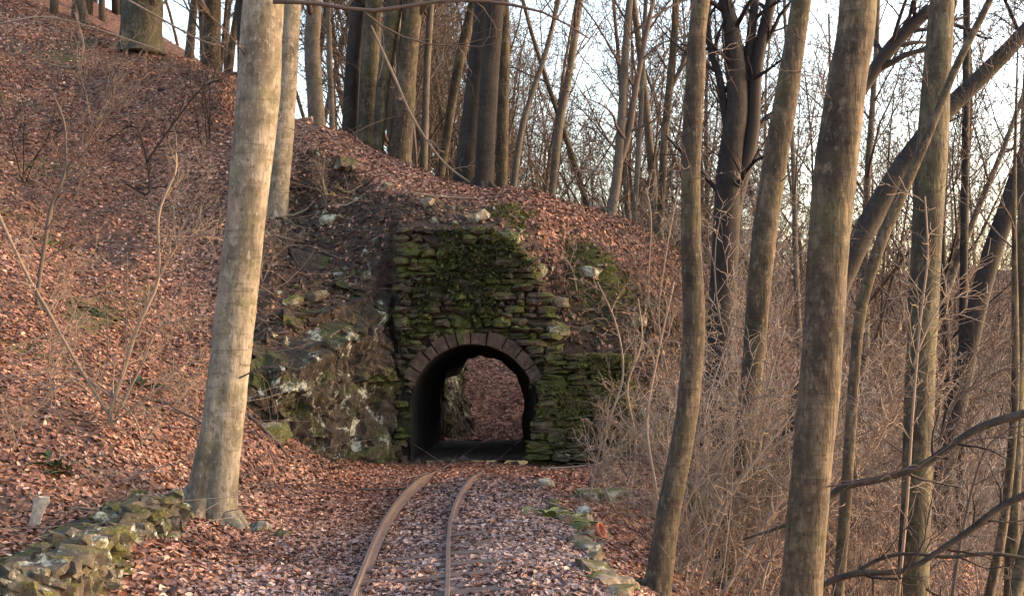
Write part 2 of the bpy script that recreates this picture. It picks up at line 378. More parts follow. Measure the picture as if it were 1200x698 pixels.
def ledgeY(x): return np.interp(x, [-4.6, -3.9, -3.4, -2.5, -1.5, -0.5, 0.5, 1.7, 2.6, 4], [18.5, 20.6, 22.1, 21.9, 21.2, 20.95, 20.75, 20.95, 21.3, 21.6])
def bankmask(x, y):
    q = np.stack([x, y, np.zeros_like(x)], -1)
    n = 0.35 * fbm(q * 1.1, 3, 77)
    m = sstep(-0.25, 0.25, y - (cliffY(x) - 0.3) + n * 0.6) * sstep(-0.25, 0.2, ledgeY(x) - y + n * 0.7)
    return m * sstep(-4.4, -3.7, x + n) * (1 - sstep(3.0, 4.2, x + n))

def axis(lo, hi, dlo, dhi, step, coarse, extra=()):
    a = list(np.arange(dlo, dhi, step))
    s = step; x = dlo
    while x > lo:
        s = min(s * 1.18, coarse); x -= s; a.append(x)
    s = step; x = dhi
    while x < hi:
        a.append(x); s = min(s * 1.18, coarse); x += s
    a = [v for v in a if all(abs(v - e) > 0.03 for e in extra)] + list(extra)
    return np.array(sorted(a))

gx = axis(-60, 70, -9, 4.5, 0.075, 3)
gy = axis(-25, 120, 8.5, 26.5, 0.075, 3, (20.25, 20.35, 24.2, 24.28))
GX, GY = np.meshgrid(gx, gy)
GZ = terrain(GX, GY)

def hgt(x, y):
    x = np.asarray(x, float); y = np.asarray(y, float)
    i = np.clip(np.searchsorted(gx, x) - 1, 0, len(gx) - 2); j = np.clip(np.searchsorted(gy, y) - 1, 0, len(gy) - 2)
    a = (x - gx[i]) / (gx[i + 1] - gx[i]); b = (y - gy[j]) / (gy[j + 1] - gy[j])
    return (GZ[j, i] * (1 - a) + GZ[j, i + 1] * a) * (1 - b) + (GZ[j + 1, i] * (1 - a) + GZ[j + 1, i + 1] * a) * b
def h1(x, y): return float(hgt(np.array([x]), np.array([y]))[0])
def nrm(x, y, e=0.06):
    n = np.stack([-(hgt(x + e, y) - hgt(x - e, y)) / (2 * e), -(hgt(x, y + e) - hgt(x, y - e)) / (2 * e), np.ones_like(x)], -1)
    return n / np.linalg.norm(n, axis=1)[:, None]

def shoulderX(y): return np.interp(y, [0, 9.3, 11.1, 12.95, 14.7, 17.5, 19], [0.75, 0.69, 0.62, 0.53, 0.40, 0.27, -0.1])
def trackX(y): return np.interp(y, [0, 6, 8.9, 10, 11.7, 13.5, 15.2, 16.5, 18.2, 20.2, 24.7, 27], [-0.60, -0.65, -0.73, -0.78, -0.86, -0.90, -0.89, -0.84, -0.71, -0.52, -0.15, 0.35])
def gravelmask(x, y):
    q = np.stack([x, y, np.zeros_like(x)], -1); n = 0.25 * fbm(q * 1.4, 3, 41)
    r = sstep(0, 0.3, x - (trackX(y) - 0.25) + n) * (1 - sstep(0.0, 0.15, x - shoulderX(y) + 0.3 * n)) * (1 - sstep(16.8, 18.3, y + n))
    l = 0.75 * sstep(0, 0.4, x + 2.3 + n) * (1 - sstep(11, 13, y + 2 * n)) * (1 - sstep(0.2, 0.5, x - trackX(y)))
    return np.clip(np.maximum(r, l), 0, 1)
def mossmask(x, y):
    q = np.stack([x, y, np.zeros_like(x)], -1); n = 0.5 + 0.7 * fbm(q * 1.6, 4, 55)
    lip = np.exp(-((y - np.interp(x, [-0.6, 0.5, 1.7, 2.6], [20.9, 20.72, 20.88, 21.2])) / 0.22) ** 2) * sstep(-0.8, -0.2, x) * (1 - sstep(1.9, 2.6, x))
    crest = sstep(22.3, 23.3, y) * (1 - sstep(24.3, 25, y)) * sstep(0.3, 1.2, x) * (1 - sstep(3, 4, x))
    bits = 0.6 * sstep(0.6, 0.85, fbm(q * 0.9, 3, 63)) * (x < -5) * (y < 30)
    right = 0.5 * sstep(2.0, 3.0, x) * sstep(18, 20, y) * (y < 27)
    return np.clip(np.maximum.reduce([lip * sstep(0.2, 0.5, n), crest * sstep(0.25, 0.7, n) * 0.9, bits, right * sstep(0.4, 0.8, n)]), 0, 1)

ny, nx = GX.shape
idx = np.arange(ny * nx).reshape(ny, nx)
quads = np.stack([idx[:-1, :-1], idx[:-1, 1:], idx[1:, 1:], idx[1:, :-1]], -1).reshape(-1, 4)
cxm = (0.5 * (GX[:-1, :-1] + GX[:-1, 1:])).ravel(); cym = (0.5 * (GY[:-1, :-1] + GY[1:, :-1])).ravel()
hole = (((cym > 20.25) & (cym < 20.35)) & (cxm > -1.55) & (cxm < 0.42)) | (((cym > 24.2) & (cym < 24.28)) & (cxm > -1.2) & (cxm < 0.2))
mb = MB(); fx, fy = GX.ravel(), GY.ravel()
mb.add(np.stack([fx, fy, GZ.ravel()], -1), quads[~hole], bank=np.maximum(bankmask(fx, fy), 0.75 * (1 - sstep(-0.75, -0.2, fbm(np.stack([fx, fy, fx * 0], -1) * .9, 3, 71))) * (np.abs(fx + .8) > 1.6)), gravel=gravelmask(fx, fy), moss=mossmask(fx, fy))
ground = link('ground', mb.mesh('ground', M['ground'])); tag(ground, kind='structure')

# ------------------------------------------------------------------ stones
def stone_mesh(name, mat, seed, k=0.32, amp=0.10, sharp=5.0):
    """unit rounded block of 26 vertices"""
    r = np.random.default_rng(seed)
    g = [(x, y, z) for x in (-1, 0, 1) for y in (-1, 0, 1) for z in (-1, 0, 1) if (x, y, z) != (0, 0, 0)]
    ix = {c: i for i, c in enumerate(g)}
    v = np.array(g, float)
    s = (np.abs(v) ** sharp).sum(1) ** (1 / sharp)
    v = v / s[:, None] * 0.5 + r.normal(0, amp * 0.5, v.shape)
    fq = []
    for ax in range(3):
        o = [a for a in range(3) if a != ax]
        for s_ in (-1, 1):
            for a in (-1, 0):
                for b in (-1, 0):
                    cs = []
                    for da, db in ((0, 0), (1, 0), (1, 1), (0, 1)):
                        c = [0, 0, 0]; c[ax] = s_; c[o[0]] = a + da; c[o[1]] = b + db; cs.append(ix[tuple(c)])
                    if (s_ > 0) == (ax == 1): cs = cs[::-1]
                    fq.append(cs)
    m = MB(); m.add(v, fq)
    return m.mesh(name, mat, False)

def arch_in(x, z, cx, cz, r, pad=0.0):
    return (z < cz and abs(x - cx) < r + pad) or (z >= cz and math.hypot(x - cx, z - cz) < r + pad)

# ---- tunnel portal
TX, TZ, TR = -0.57, 0.80, 0.92
portal = empty('tunnel_portal', (TX, 20.2, 0), 'mossy stone tunnel portal with an arched black opening over the rails', 'tunnel')
OUT = [(-1.80, -0.1), (-1.80, 3.45), (-0.30, 3.44), (0.05, 3.25), (0.30, 2.95), (0.45, 2.55), (0.55, 2.15), (0.66, 1.75), (0.66, -0.1)]
def top_at(x): return float(np.interp(x, [-1.8, -0.3, 0.05, 0.30, 0.45, 0.55, 0.66], [3.45, 3.44, 3.25, 2.95, 2.55, 2.15, 1.75]))
# core: mortar and rubble behind the face, columns of a sheet with the arch cut out
m = MB(); xs = np.linspace(-1.68, 0.66, 60); yf = 20.12
for a, b in zip(xs[:-1], xs[1:]):
    for_lo = []
    for x in (a, b):
        d = abs(x - TX)
        for_lo.append(-0.1 if d >= TR + 0.02 else TZ + math.sqrt(max((TR + 0.02) ** 2 - d * d, 0)))
    hi = [top_at(a) - 0.04, top_at(b) - 0.04]
    m.add([(a, yf, for_lo[0]), (b, yf, for_lo[1]), (b, yf, hi[1]), (a, yf, hi[0]),
           (a, yf + 0.3, for_lo[0]), (b, yf + 0.3, for_lo[1]), (b, yf + 0.3, hi[1]), (a, yf + 0.3, hi[0])],
          [(0, 1, 2, 3), (3, 2, 6, 7), (0, 4, 5, 1)])
link('wall_core', m.mesh('wall_core', M['core'], False, (TX, 20.2, 0)), portal)
SW = [stone_mesh('wall_stone', M['wall'], 100 + i, amp=0.17, sharp=4.0) for i in range(14)]
r = random.Random(3)
z = 0.0
while z < 3.42:
    ch = r.uniform(0.06, 0.13); x = -1.70 + r.uniform(-0.08, 0.06)
    while x < 0.66:
        w = r.uniform(0.10, 0.42) * (0.8 if ch < 0.085 else 1.0); cx = x + w / 2; cz = z + ch / 2
        if cz + ch * 0.4 < top_at(min(max(cx, -1.8), 0.66)) + 0.03 and cx < 0.64:
            blocked = arch_in(cx, cz, TX, TZ, TR, 0.22 if cz > TZ + 0.42 else 0.02) or arch_in(cx + (w * .36 if cx < TX else -w * .36), cz, TX, TZ, TR, 0.15 if cz > TZ + .42 else 0.0)
            if not blocked:
                link('stone', r.choice(SW), portal, (cx - TX, yf - 20.2 + r.uniform(-0.06, 0.05), cz + r.uniform(-.015, .015)),
                     (r.gauss(0, .08), r.gauss(0, .06), r.gauss(0, .10)), (w * r.uniform(.9, 1.15), 0.24, ch * r.uniform(.85, 1.3)))
        x += w + r.uniform(0.0, 0.02)
    z += ch
# arch ring
nv = 11
edges = [math.radians(22)]
ws = [r.uniform(0.75, 1.3) for _ in range(nv)]; tot = sum(ws)
for w in ws: edges.append(edges[-1] + math.radians(136) * w / tot)
for i in range(nv):
    a = (edges[i] + edges[i + 1]) / 2; da = edges[i + 1] - edges[i]
    th = r.uniform(0.17, 0.24); y0 = -0.17 + r.uniform(-.012, .012); g_ = 0.006
    a0, a1 = edges[i] + g_, edges[i + 1] - g_; vv = []
    for dr, dy, da_ in ((0.0, y0 + .014, 0.0), (0.014, y0, 0.014), (0.0, 0.12, 0.0)):
        for tt_, rr_ in ((a0 + da_, TR + dr), ((a0 + a1) / 2, TR + dr), (a1 - da_, TR + dr), (a1 - da_, TR + th - dr), ((a0 + a1) / 2, TR + th - dr + r.uniform(-.01, .015)), (a0 + da_, TR + th - dr)):
            vv.append((rr_ * math.cos(tt_) + r.gauss(0, .004), dy + r.gauss(0, .004), TZ + rr_ * math.sin(tt_) + r.gauss(0, .004)))
    fq = [(6 + k, 6 + (k + 1) % 6, (k + 1) % 6, k) for k in range(6)] + [(k, (k + 1) % 6, 12 + (k + 1) % 6, 12 + k) for k in range(6)] + [(6, 11, 10, 7), (7, 10, 9, 8)]
    m = MB(); m.add(vv, fq); link('arch_stone', m.mesh('arch_stone', M['arch'], False), portal)
# lining
m = MB(); rows = []; ns, nr = 26, 22
for j in range(nr):
    t = j / (nr - 1); y = 20.05 + t * 4.3
    cx = TX + 0.06 * t; hw = 0.93 - 0.22 * t; crown = 1.73 - 0.22 * t; spring = crown - hw
    for i in range(ns):
        u = i / (ns - 1)
        if u < 0.25: p = (cx - hw, y, -0.15 + (spring + 0.15) * u / 0.25)
        elif u > 0.75: p = (cx + hw, y, -0.15 + (spring + 0.15) * (1 - u) / 0.25)
        else:
            a = math.pi * (1 - (u - 0.25) / 0.5); p = (cx + hw * math.cos(a), y, spring + hw * math.sin(a))
        rows.append(p)
V = np.array(rows); nn = fbm(V * 3.1, 4, 91)[:, None]
cen = np.stack([np.full(len(V), TX), V[:, 1], np.full(len(V), 0.8)], -1); dirn = cen - V; dirn[:, 1] = 0
dirn /= np.linalg.norm(dirn, axis=1)[:, None]
tt = (V[:, 1:2] - 20.05) / 4.3
V = V + dirn * np.clip(nn, -0.2, 1.0) * (0.02 + np.where(V[:, 0:1] > TX + 0.1, 0.05, 0.16) * tt)
I = np.arange(nr * ns).reshape(nr, ns)
Q = np.stack([I[:-1, :-1], I[:-1, 1:], I[1:, 1:], I[1:, :-1]], -1).reshape(-1, 4)
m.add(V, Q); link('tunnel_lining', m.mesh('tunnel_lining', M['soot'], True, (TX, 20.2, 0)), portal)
m = MB(); ys = np.linspace(20.2, 24.4, 20); xsf = np.linspace(-1.6, 0.5, 10)
FXg, FYg = np.meshgrid(xsf, ys); fz = 0.012 + 0.02 * fbm(np.stack([FXg.ravel() * 4, FYg.ravel() * 4, FXg.ravel() * 0], -1), 3, 5)
I = np.arange(200).reshape(20, 10); Q = np.stack([I[:-1, :-1], I[:-1, 1:], I[1:, 1:], I[1:, :-1]], -1).reshape(-1, 4)
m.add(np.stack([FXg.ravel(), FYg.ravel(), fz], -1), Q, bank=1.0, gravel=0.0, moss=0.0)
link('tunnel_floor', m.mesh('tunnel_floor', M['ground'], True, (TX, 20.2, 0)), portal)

# ---- wing wall on the right of the portal
wing = empty('wing_wall', (0.95, 19.95, 0.1), 'low green-mossed wing wall of thin stone courses right of the tunnel mouth', 'stone wall')
SG = [stone_mesh('wing_stone', M['wing'], 500 + i, amp=0.16, sharp=4.0) for i in range(12)]
z = 0.0
def wing_l(z): return 0.22 + 0.20 * z
def wing_r(z): return 1.74 - 0.03 * z
while z < 1.53:
    ch = r.uniform(0.055, 0.11); x = wing_l(z) - r.uniform(0, 0.06)
    while x < wing_r(z) - 0.05:
        w = min(r.uniform(0.2, 0.5), wing_r(z) + 0.06 - x)
        link('stone', r.choice(SG), wing, (x + w / 2 - 0.95, -0.02 + 0.05 * z + r.uniform(-0.03, 0.03), z + ch / 2 - 0.1 + 0.03),
             (r.gauss(0, .08), r.gauss(0, .04), r.gauss(0, .08)), (w * r.uniform(.92, 1.1), 0.30, ch * r.uniform(.9, 1.25)))
        x += w + r.uniform(0, 0.02)
    z += ch
m = MB(); m.add([(wing_l(0), 19.98, -.1), (1.72, 19.98, -.1), (1.68, 20.06, 1.5), (wing_l(1.5), 20.06, 1.5), (wing_l(0), 20.38, -.1), (1.72, 20.38, -.1), (1.68, 20.38, 1.5), (wing_l(1.5), 20.38, 1.5)],
                [(0, 1, 2, 3), (3, 2, 6, 7), (1, 5, 6, 2), (4, 0, 3, 7)])
link('wall_core', m.mesh('wing_core', M['core'], False, (0.95, 19.95, 0.1)), wing)

# ---- dry stone wall in the left foreground
dry = empty('dry_stone_wall', (-2.75, 10.5, 0), 'low tumbled dry stone wall with yellow moss at the left foreground edge', 'stone wall')
SD = [stone_mesh('dry_stone', M['dry'], 700 + i, amp=0.20, sharp=4.0) for i in range(14)]
for yy in np.arange(7.6, 12.2, 0.125):
    face = -2.62 - 0.055 * (yy - 9.3)
    base = 0.0
    z = -0.04
    H = 0.36 + 0.05 * math.sin(yy * 3) - (0.05 if yy > 12.2 else 0)
    while z < H:
        ch = r.uniform(0.06, 0.14); L = r.uniform(0.10, 0.22)
        link('stone', r.choice(SD), dry, (face - 0.13 - 0.22 * z + r.uniform(-.05, .05) + 2.75, yy - 10.5 + r.uniform(-.05, .05), z + ch / 2),
             (r.gauss(0, .22), r.gauss(0, .15), r.gauss(0, .3)), (r.uniform(0.14, 0.26), L, ch * 1.15))
        z += ch * 0.86
    for q in range(2):    # capping stones set back
        if r.random() < 0.6:
            xx = face - 0.30 - q * 0.22 + r.uniform(-.08, .08); hh = h1(xx, yy)
            link('stone', r.choice(SD), dry, (xx + 2.75, yy - 10.5 + r.uniform(-.06, .06), max(hh, 0.33) + r.uniform(-.01, .05)),
                 (r.gauss(0, .25), r.gauss(0, .2), r.uniform(0, 3)), (r.uniform(0.12, 0.26), r.uniform(0.10, 0.20), r.uniform(0.06, 0.12)))
m = MB(); ys = np.linspace(7.3, 12.4, 12)
for a, b in zip(ys[:-1], ys[1:]):
    fa, fb = -2.62 - 0.055 * (a - 9.3) - 0.13, -2.62 - 0.055 * (b - 9.3) - 0.13
    m.add([(fa, a, -.1), (fb, b, -.1), (fb - .1, b, .32), (fa - .1, a, .32), (fb - .75, b, .27), (fa - .75, a, .27)], [(0, 1, 2, 3), (3, 2, 4, 5)])
link('wall_core', m.mesh('dry_core', M['core'], False, (-2.75, 10.5, 0)), dry)

# ---- rock outcrop left of the portal, and one behind the tunnel
def outcrop(name, path, top, lean, label, seed, amp=0.20, res=0.03, zb=-0.25, mat='rock'):
    """craggy face along a plan path: top(s) height, leaning back by lean"""
    pl = np.array(path, float); seg = np.linalg.norm(np.diff(pl, axis=0), axis=1); S = np.concatenate([[0], np.cumsum(seg)])
    ns_ = int(S[-1] / res); s = np.linspace(0, S[-1], ns_)
    bx, by = np.interp(s, S, pl[:, 0]), np.interp(s, S, pl[:, 1])
    tx, ty = np.gradient(bx), np.gradient(by); ln = np.hypot(tx, ty); nxn, nyn = ty / ln, -tx / ln
    nz_ = 90; u = np.linspace(0, 1, nz_)
    H = np.array([top(k / S[-1]) for k in s]) if top else np.maximum(hgt(bx - nxn * 0.75, by - nyn * 0.75) + 0.10, 0.5)
    H = np.convolve(np.pad(H, 6, mode='edge'), np.ones(13) / 13, 'valid')
    Z = zb + (H - zb)[None, :] * u[:, None]
    back = lean * (Z - max(zb, 0.0)) + 0.8 * np.clip(u[:, None] - 0.86, 0, 1) / 0.14 * np.ones_like(Z)
    X = bx[None] - nxn[None] * back; Yv = by[None] - nyn[None] * back
    q = np.stack([X.ravel(), Yv.ravel(), Z.ravel()], -1)
    n1 = fbm(q * np.array([1.6, 1.6, 1.1]), 3, seed); n2 = np.abs(fbm(q * np.array([3.4, 3.4, 2.4]), 4, seed + 5)); n3 = fbm(q * 13, 3, seed + 9)
    rg_ = np.random.default_rng(seed); cc = np.stack([rg_.uniform(q[:, k].min() - .2, q[:, k].max() + .2, 1500) for k in range(3)], -1)
    d2 = np.full(len(q), 1e9); ci = np.zeros(len(q), int)
    for k in range(len(cc)):
        dd = (((q - cc[k]) * np.array([1, 1, 1.5])) ** 2).sum(1); b_ = dd < d2; d2[b_] = dd[b_]; ci[b_] = k
    til = rg_.normal(0, .45, (len(cc), 3)); cell = rg_.uniform(-.5, .5, len(cc))[ci] * .8 + ((q - cc[ci]) * til[ci]).sum(1) * 2.5
    st = np.round(fbm(q * np.array([2.2, 2.2, 5.0]), 2, seed + 3) * 3) / 3
    d = amp * (0.8 * n1 + 0.6 * cell - 0.6 * n2 + 0.08 * n3)
    d = np.where(u[:, None].repeat(ns_, 1).ravel() > 0.9, d * 0.4, d)
    q[:, 0] += nxn[None].repeat(nz_, 0).ravel() * d; q[:, 1] += nyn[None].repeat(nz_, 0).ravel() * d; q[:, 2] += 0.25 * d
    I = np.arange(nz_ * ns_).reshape(nz_, ns_); Q = np.stack([I[:-1, :-1], I[:-1, 1:], I[1:, 1:], I[1:, :-1]], -1).reshape(-1, 4)
    mm = MB(); mm.add(q, Q); o = (pl[:, 0].mean(), pl[:, 1].mean(), 0)
    ob = link(name, mm.mesh(name, M[mat], False, o), None, o)
    return tag(ob, label, 'rock')
outcrop('rock_outcrop', [(-3.65, 18.0), (-3.15, 17.95), (-2.72, 18.2), (-2.30, 18.85), (-1.88, 19.5), (-1.62, 19.95), (-1.58, 20.3)],
        None, 0.10,
        'craggy rock face with pale lichen and moss left of the tunnel mouth', 41)
outcrop('rock_outcrop', [(-3.75, 19.3), (-3.2, 18.85), (-2.65, 18.95), (-2.15, 19.35), (-1.80, 19.70), (-1.60, 19.98), (-1.54, 20.5)], None, 0.50,
        'broken brown rock and earth face above the lichened rock beside the portal', 87, 0.22, zb=1.2, mat='bankrock')
outcrop('rock_outcrop', [(-1.9, 24.35), (-1.25, 24.6), (-0.95, 25.3), (-0.55, 26.2)], lambda t: 2.6 - 0.7 * t, 0.22,
        'mossy ribbed rock seen through the tunnel', 61, 0.16)

# ---- boulders
SB = [stone_mesh('boulder', M['boulder'], 900 + i, amp=0.15, sharp=3.2) for i in range(8)]
def boulder(px, py, Y, size, label, group=None, z=None, rz=None):
    x, y, zz = P(px, py, Y); zz = h1(x, y) if z is None else z
    o = link('boulder', r.choice(SB), None, (x, y, zz + size[2] * 0.22), (r.gauss(0, .2), r.gauss(0, .2), r.uniform(0, 3) if rz is None else rz), size)
    return tag(o, label, 'boulder', group)
boulder(826, 575, 16.2, (0.75, 0.6, 0.85), 'big pale boulder behind the curved tan trunk beside the track', z=-0.45)
boulder(838, 475, 19.5, (0.8, 0.6, 0.6), 'grey boulder on the slope right of the wing wall')
boulder(768, 470, 19.6, (0.55, 0.5, 0.8), 'upright mossy boulder at the right end of the wing wall')
boulder(628, 322, 20.45, (0.34, 0.3, 0.26), 'pale stone sticking out at the right top edge of the portal wall', z=2.75)
boulder(597, 298, 20.35, (0.42, 0.3, 0.32), 'grey stone lying on the sloping top of the portal wall', z=3.2)
boulder(652, 385, 20.15, (0.35, 0.3, 0.28), 'brown stone lodged between the portal arch and the wing wall', z=1.85)
boulder(640, 572, 16.2, (0.22, 0.2, 0.14), 'small dark stone at the gravel edge near the fern clump')
boulder(684, 598, 14.2, (0.20, 0.16, 0.24), 'small pale stone beside the terracotta pot')
boulder(306, 625, 12.36, (0.24, 0.18, 0.12), 'small mossy stone on the leaves right of the pale beech')
boulder(330, 628, 12.2, (0.16, 0.14, 0.10), 'dark little stone on the leaves between beech and rails')
boulder(318, 455, 17.6, (0.5, 0.4, 0.22), 'flat stone jutting from the bank left of the rock face')
boulder(700, 668, 10.3, (0.34, 0.5, 0.12), 'flat grey kerb stone at the lower end of the gravel edge', z=-0.02, rz=0.3)
slab = link('stone_slab', stone_mesh('slab', M['boulder'], 990, amp=0.04, sharp=9), None, (1.03, 15.4, 0.02), (0.03, -0.02, 0.12), (0.62, 0.45, 0.12))
tag(slab, 'flat yellowish stone slab lying right of the track shoulder', 'slab')
for k, (px, py, Y) in enumerate([(430, 300, 20.3), (455, 215, 21.6), (405, 195, 22.0), (500, 245, 20.8), (690, 330, 20.7), (655, 350, 20.5), (560, 262, 20.6), (340, 345, 19.6), (385, 260, 21.0), (745, 380, 20.7), (690, 390, 20.5), (370, 340, 19.9), (415, 345, 19.8)]):
    sz = r.uniform(0.14, 0.32)
    boulder(px, py, Y, (sz * 1.3, sz, sz * 0.7), 'small stone half buried in the dark earth bank above the tunnel', 'stones in the earth bank')

for k, y in enumerate(np.arange(8.9, 15.2, 0.42)):
    x = float(shoulderX(y)) + r.uniform(-.03, .10); sz = r.uniform(.16, .34)
    o = link('kerb_stone', r.choice(SB), None, (x, y, h1(x, y) + r.uniform(-.02, .03)), (r.gauss(0, .12), r.gauss(0, .12), r.uniform(0, 3)), (sz, sz * r.uniform(.8, 1.5), r.uniform(.10, .17)))
    tag(o, 'flat grey-brown stone in the broken edge of the gravel strip', 'stone', 'stones along the gravel edge')

# ------------------------------------------------------------------ railway track
track = empty('railway_track', (-0.8, 12, 0), 'narrow gauge railway track curving through leaves into the tunnel', 'railway track')
yy = np.linspace(4, 27, 90); tx_ = trackX(yy)
ker = np.ones(9) / 9; tx_ = np.convolve(np.pad(tx_, 4, mode='edge'), ker, 'valid')
def tX(y): return np.interp(y, yy, tx_)
prof = [(-0.045, 0), (0.045, 0), (0.045, 0.010), (0.009, 0.022), (0.009, 0.068), (0.016, 0.076), (0.018, 0.086), (0.014, 0.095), (-0.014, 0.095), (-0.018, 0.086), (-0.016, 0.076), (-0.009, 0.068), (-0.009, 0.022), (-0.045, 0.010)]
GAUGE = 0.62
for s in (-1, 1):
    m = MB(); dx = np.gradient(tx_, yy); nrmx = 1 / np.hypot(1, dx); nrmy = -dx * nrmx
    rows = []
    for k in range(len(yy)):
        zz = -0.008 - 0.07 * sstep(16.5, 18.8, yy[k])
        for a, b in prof: rows.append((tx_[k] + (s * GAUGE / 2 + a) * nrmx[k], yy[k] + (s * GAUGE / 2 + a) * nrmy[k], b + zz))
    n = len(prof); I = np.arange(len(yy) * n).reshape(-1, n); J = np.roll(I, -1, 1)
    m.add(rows, np.stack([I[:-1], J[:-1], J[1:], I[1:]], -1).reshape(-1, 4))
    link('rail', m.mesh('rail', M['rail'], False, (-0.8, 12, 0)), track)
SS = [stone_mesh('sleeper_block', M['sleeper'], 1200 + i, amp=0.03, sharp=14) for i in range(4)]
SLY = list(np.arange(8.0, 20.1, 0.56))
for y in SLY:
    cx_ = float(tX(y)) + 0.10 + r.uniform(-.04, .05); hl, hr = h1(cx_ - .4, y), h1(cx_ + .4, y)
    up_ = r.choice([0.010, 0.006, 0.014, 0.002]) - (0 if y < 12.6 else .04)
    link('sleeper', r.choice(SS), track, (cx_ + 0.8, y - 12, (hl + hr) / 2 - 0.065 + up_), (0, -math.atan2(hr - hl, .8) - 0.012, -math.atan(float(np.interp(y, yy, np.gradient(tx_, yy)))) + r.gauss(0, .02)), (1.10 + r.uniform(-.05, .08), 0.17, 0.13))
for px, py, Y, rz, lab in ((672, 664, 10.4, 0.1, 'old half-buried timber at the gravel edge, the farther of two'), (690, 683, 9.75, 0.05, 'old half-buried timber at the gravel edge, the nearer of two')):
    x, y, zz = P(px, py, Y)
    tag(link('timber', r.choice(SS), None, (x, Y, 0.0), (0, 0.03, rz), (0.42, 0.13, 0.10)), lab, 'timber', 'timbers at the gravel edge')


# ------------------------------------------------------------------ trees
def grow(rg, p, d, L, rad, lv, C, out, top):
    n = C['seg'][lv]; st = L / n; pts = [p.copy()]; rr = [rad]; w = C['wander'][lv]; tr = C['trop'][lv]
    d = d.copy(); q = p.copy()
    for i in range(n):
        d = d + Vector((rg.gauss(0, w), rg.gauss(0, w), rg.gauss(0, w) + tr)); d.normalize()
        q = q + d * st; pts.append(q.copy()); rr.append(rad * (1 - (1 - C['tip'][lv]) * (i + 1) / n))
    out.append((lv, pts, rr))
    if lv < top: kids(rg, pts, rr, L, lv, C, out, top)

def kids(rg, pts, rr, L, lv, C, out, top, t0=None, num=None):
    k = num if num is not None else C['kids'][lv]
    k = max(1, int(round(k * rg.uniform(0.75, 1.25))))
    lo = C['from'][lv] if t0 is None else t0
    az = rg.uniform(0, 6.28)
    for j in range(k):
        t = lo + (0.98 - lo) * (j + rg.random()) / k
        f = t * (len(pts) - 1); i = min(int(f), len(pts) - 2); f -= i
        p = pts[i].lerp(pts[i + 1], f); ax = (pts[i + 1] - pts[i]).normalized()
        az += 2.4 + rg.uniform(-.5, .5)
        o = ax.orthogonal().normalized(); o.rotate(Matrix.Rotation(az, 3, ax))
        ang = C['ang'][lv] * rg.uniform(0.7, 1.3)
        d = ax * math.cos(ang) + o * math.sin(ang)
        r0 = rr[i] * (1 - f) + rr[i + 1] * f
        grow(rg, p, d, L * C['ratio'][lv] * rg.uniform(0.6, 1.2) * (1.15 - 0.6 * t), max(r0 * C['rratio'][lv] * rg.uniform(.7, 1.1), C['rmin']), lv + 1, C, out, top)

CFG = dict(seg=[10, 7, 6, 4, 3], wander=[0.05, 0.13, 0.18, 0.22, 0.25], trop=[0.02, 0.07, 0.05, 0.03, 0.02], tip=[0.25, 0.2, 0.25, 0.4, 0.5],
           kids=[15, 8, 6, 4], ang=[0.75, 0.75, 0.75, 0.8], ratio=[0.38, 0.45, 0.5, 0.55], rratio=[0.42, 0.5, 0.55, 0.6], rmin=0.004)
CFG['from'] = [0.3, 0.2, 0.15, 0.15]
def cfg(**k):
    c = dict(CFG); c.update(k); return c

def branch_mesh(name, out, mat, sides=(8, 6, 4, 3, 3), origin=(0, 0, 0), skip0=False):
    m = MB()
    for lv, pts, rr in out:
        if skip0 and lv == 0: continue
        tube(m, [tuple(p) for p in pts], rr, sides[lv])
    return m.mesh(name, mat, True, origin)

def trunk_mesh(name, path, mat, origin, sides=20, flare=0.0, lobes=0, seed=0, n=None, bumps=0.05, groove=0.0, scars=()):
    """path rows: x, y, z, radius"""
    n = n or max(14, len(path) * 6)
    s = spline(path, n)
    def shp(t, a, p):
        ph = seed * 1.7
        rad_ = np.ones((n, len(a[0])))
        h = (p[:, 2] - p[0, 2])[:, None]
        fl = np.exp(-np.clip(h, 0, None) / 0.22)
        rad_ = rad_ + flare * fl * (0.55 + 0.45 * np.cos(lobes * a + ph))
        rad_ = rad_ + 0.09 * (lobes > 0) * np.exp(-np.clip(h, 0, None) / 1.3) * np.cos((lobes - 1) * a + ph)
        rad_ = rad_ - groove * np.exp(-((a - 1.45) / 0.22) ** 2) * np.exp(-np.clip(h - 0.2, 0, None) / 1.1)
        for hs, as_, sz_ in scars:
            e_ = ((h - hs) / sz_) ** 2 + (np.minimum(np.abs(a - as_), 6.283 - np.abs(a - as_)) / (sz_ * 4)) ** 2
            rad_ = rad_ + 0.16 * np.exp(-e_) - 0.20 * np.exp(-e_ * 6)
        g = np.stack([np.broadcast_to(np.cos(a), rad_.shape).ravel() * 0.9, np.broadcast_to(np.sin(a), rad_.shape).ravel() * 0.9, np.broadcast_to(h, rad_.shape).ravel() * 1.4 + seed], -1)
        return rad_ + bumps * fbm(g * 1.6, 3, seed).reshape(rad_.shape)
    m = MB(); tube(m, s[:, :3], s[:, 3], sides, shp)
    return m.mesh(name, mat, True, origin)

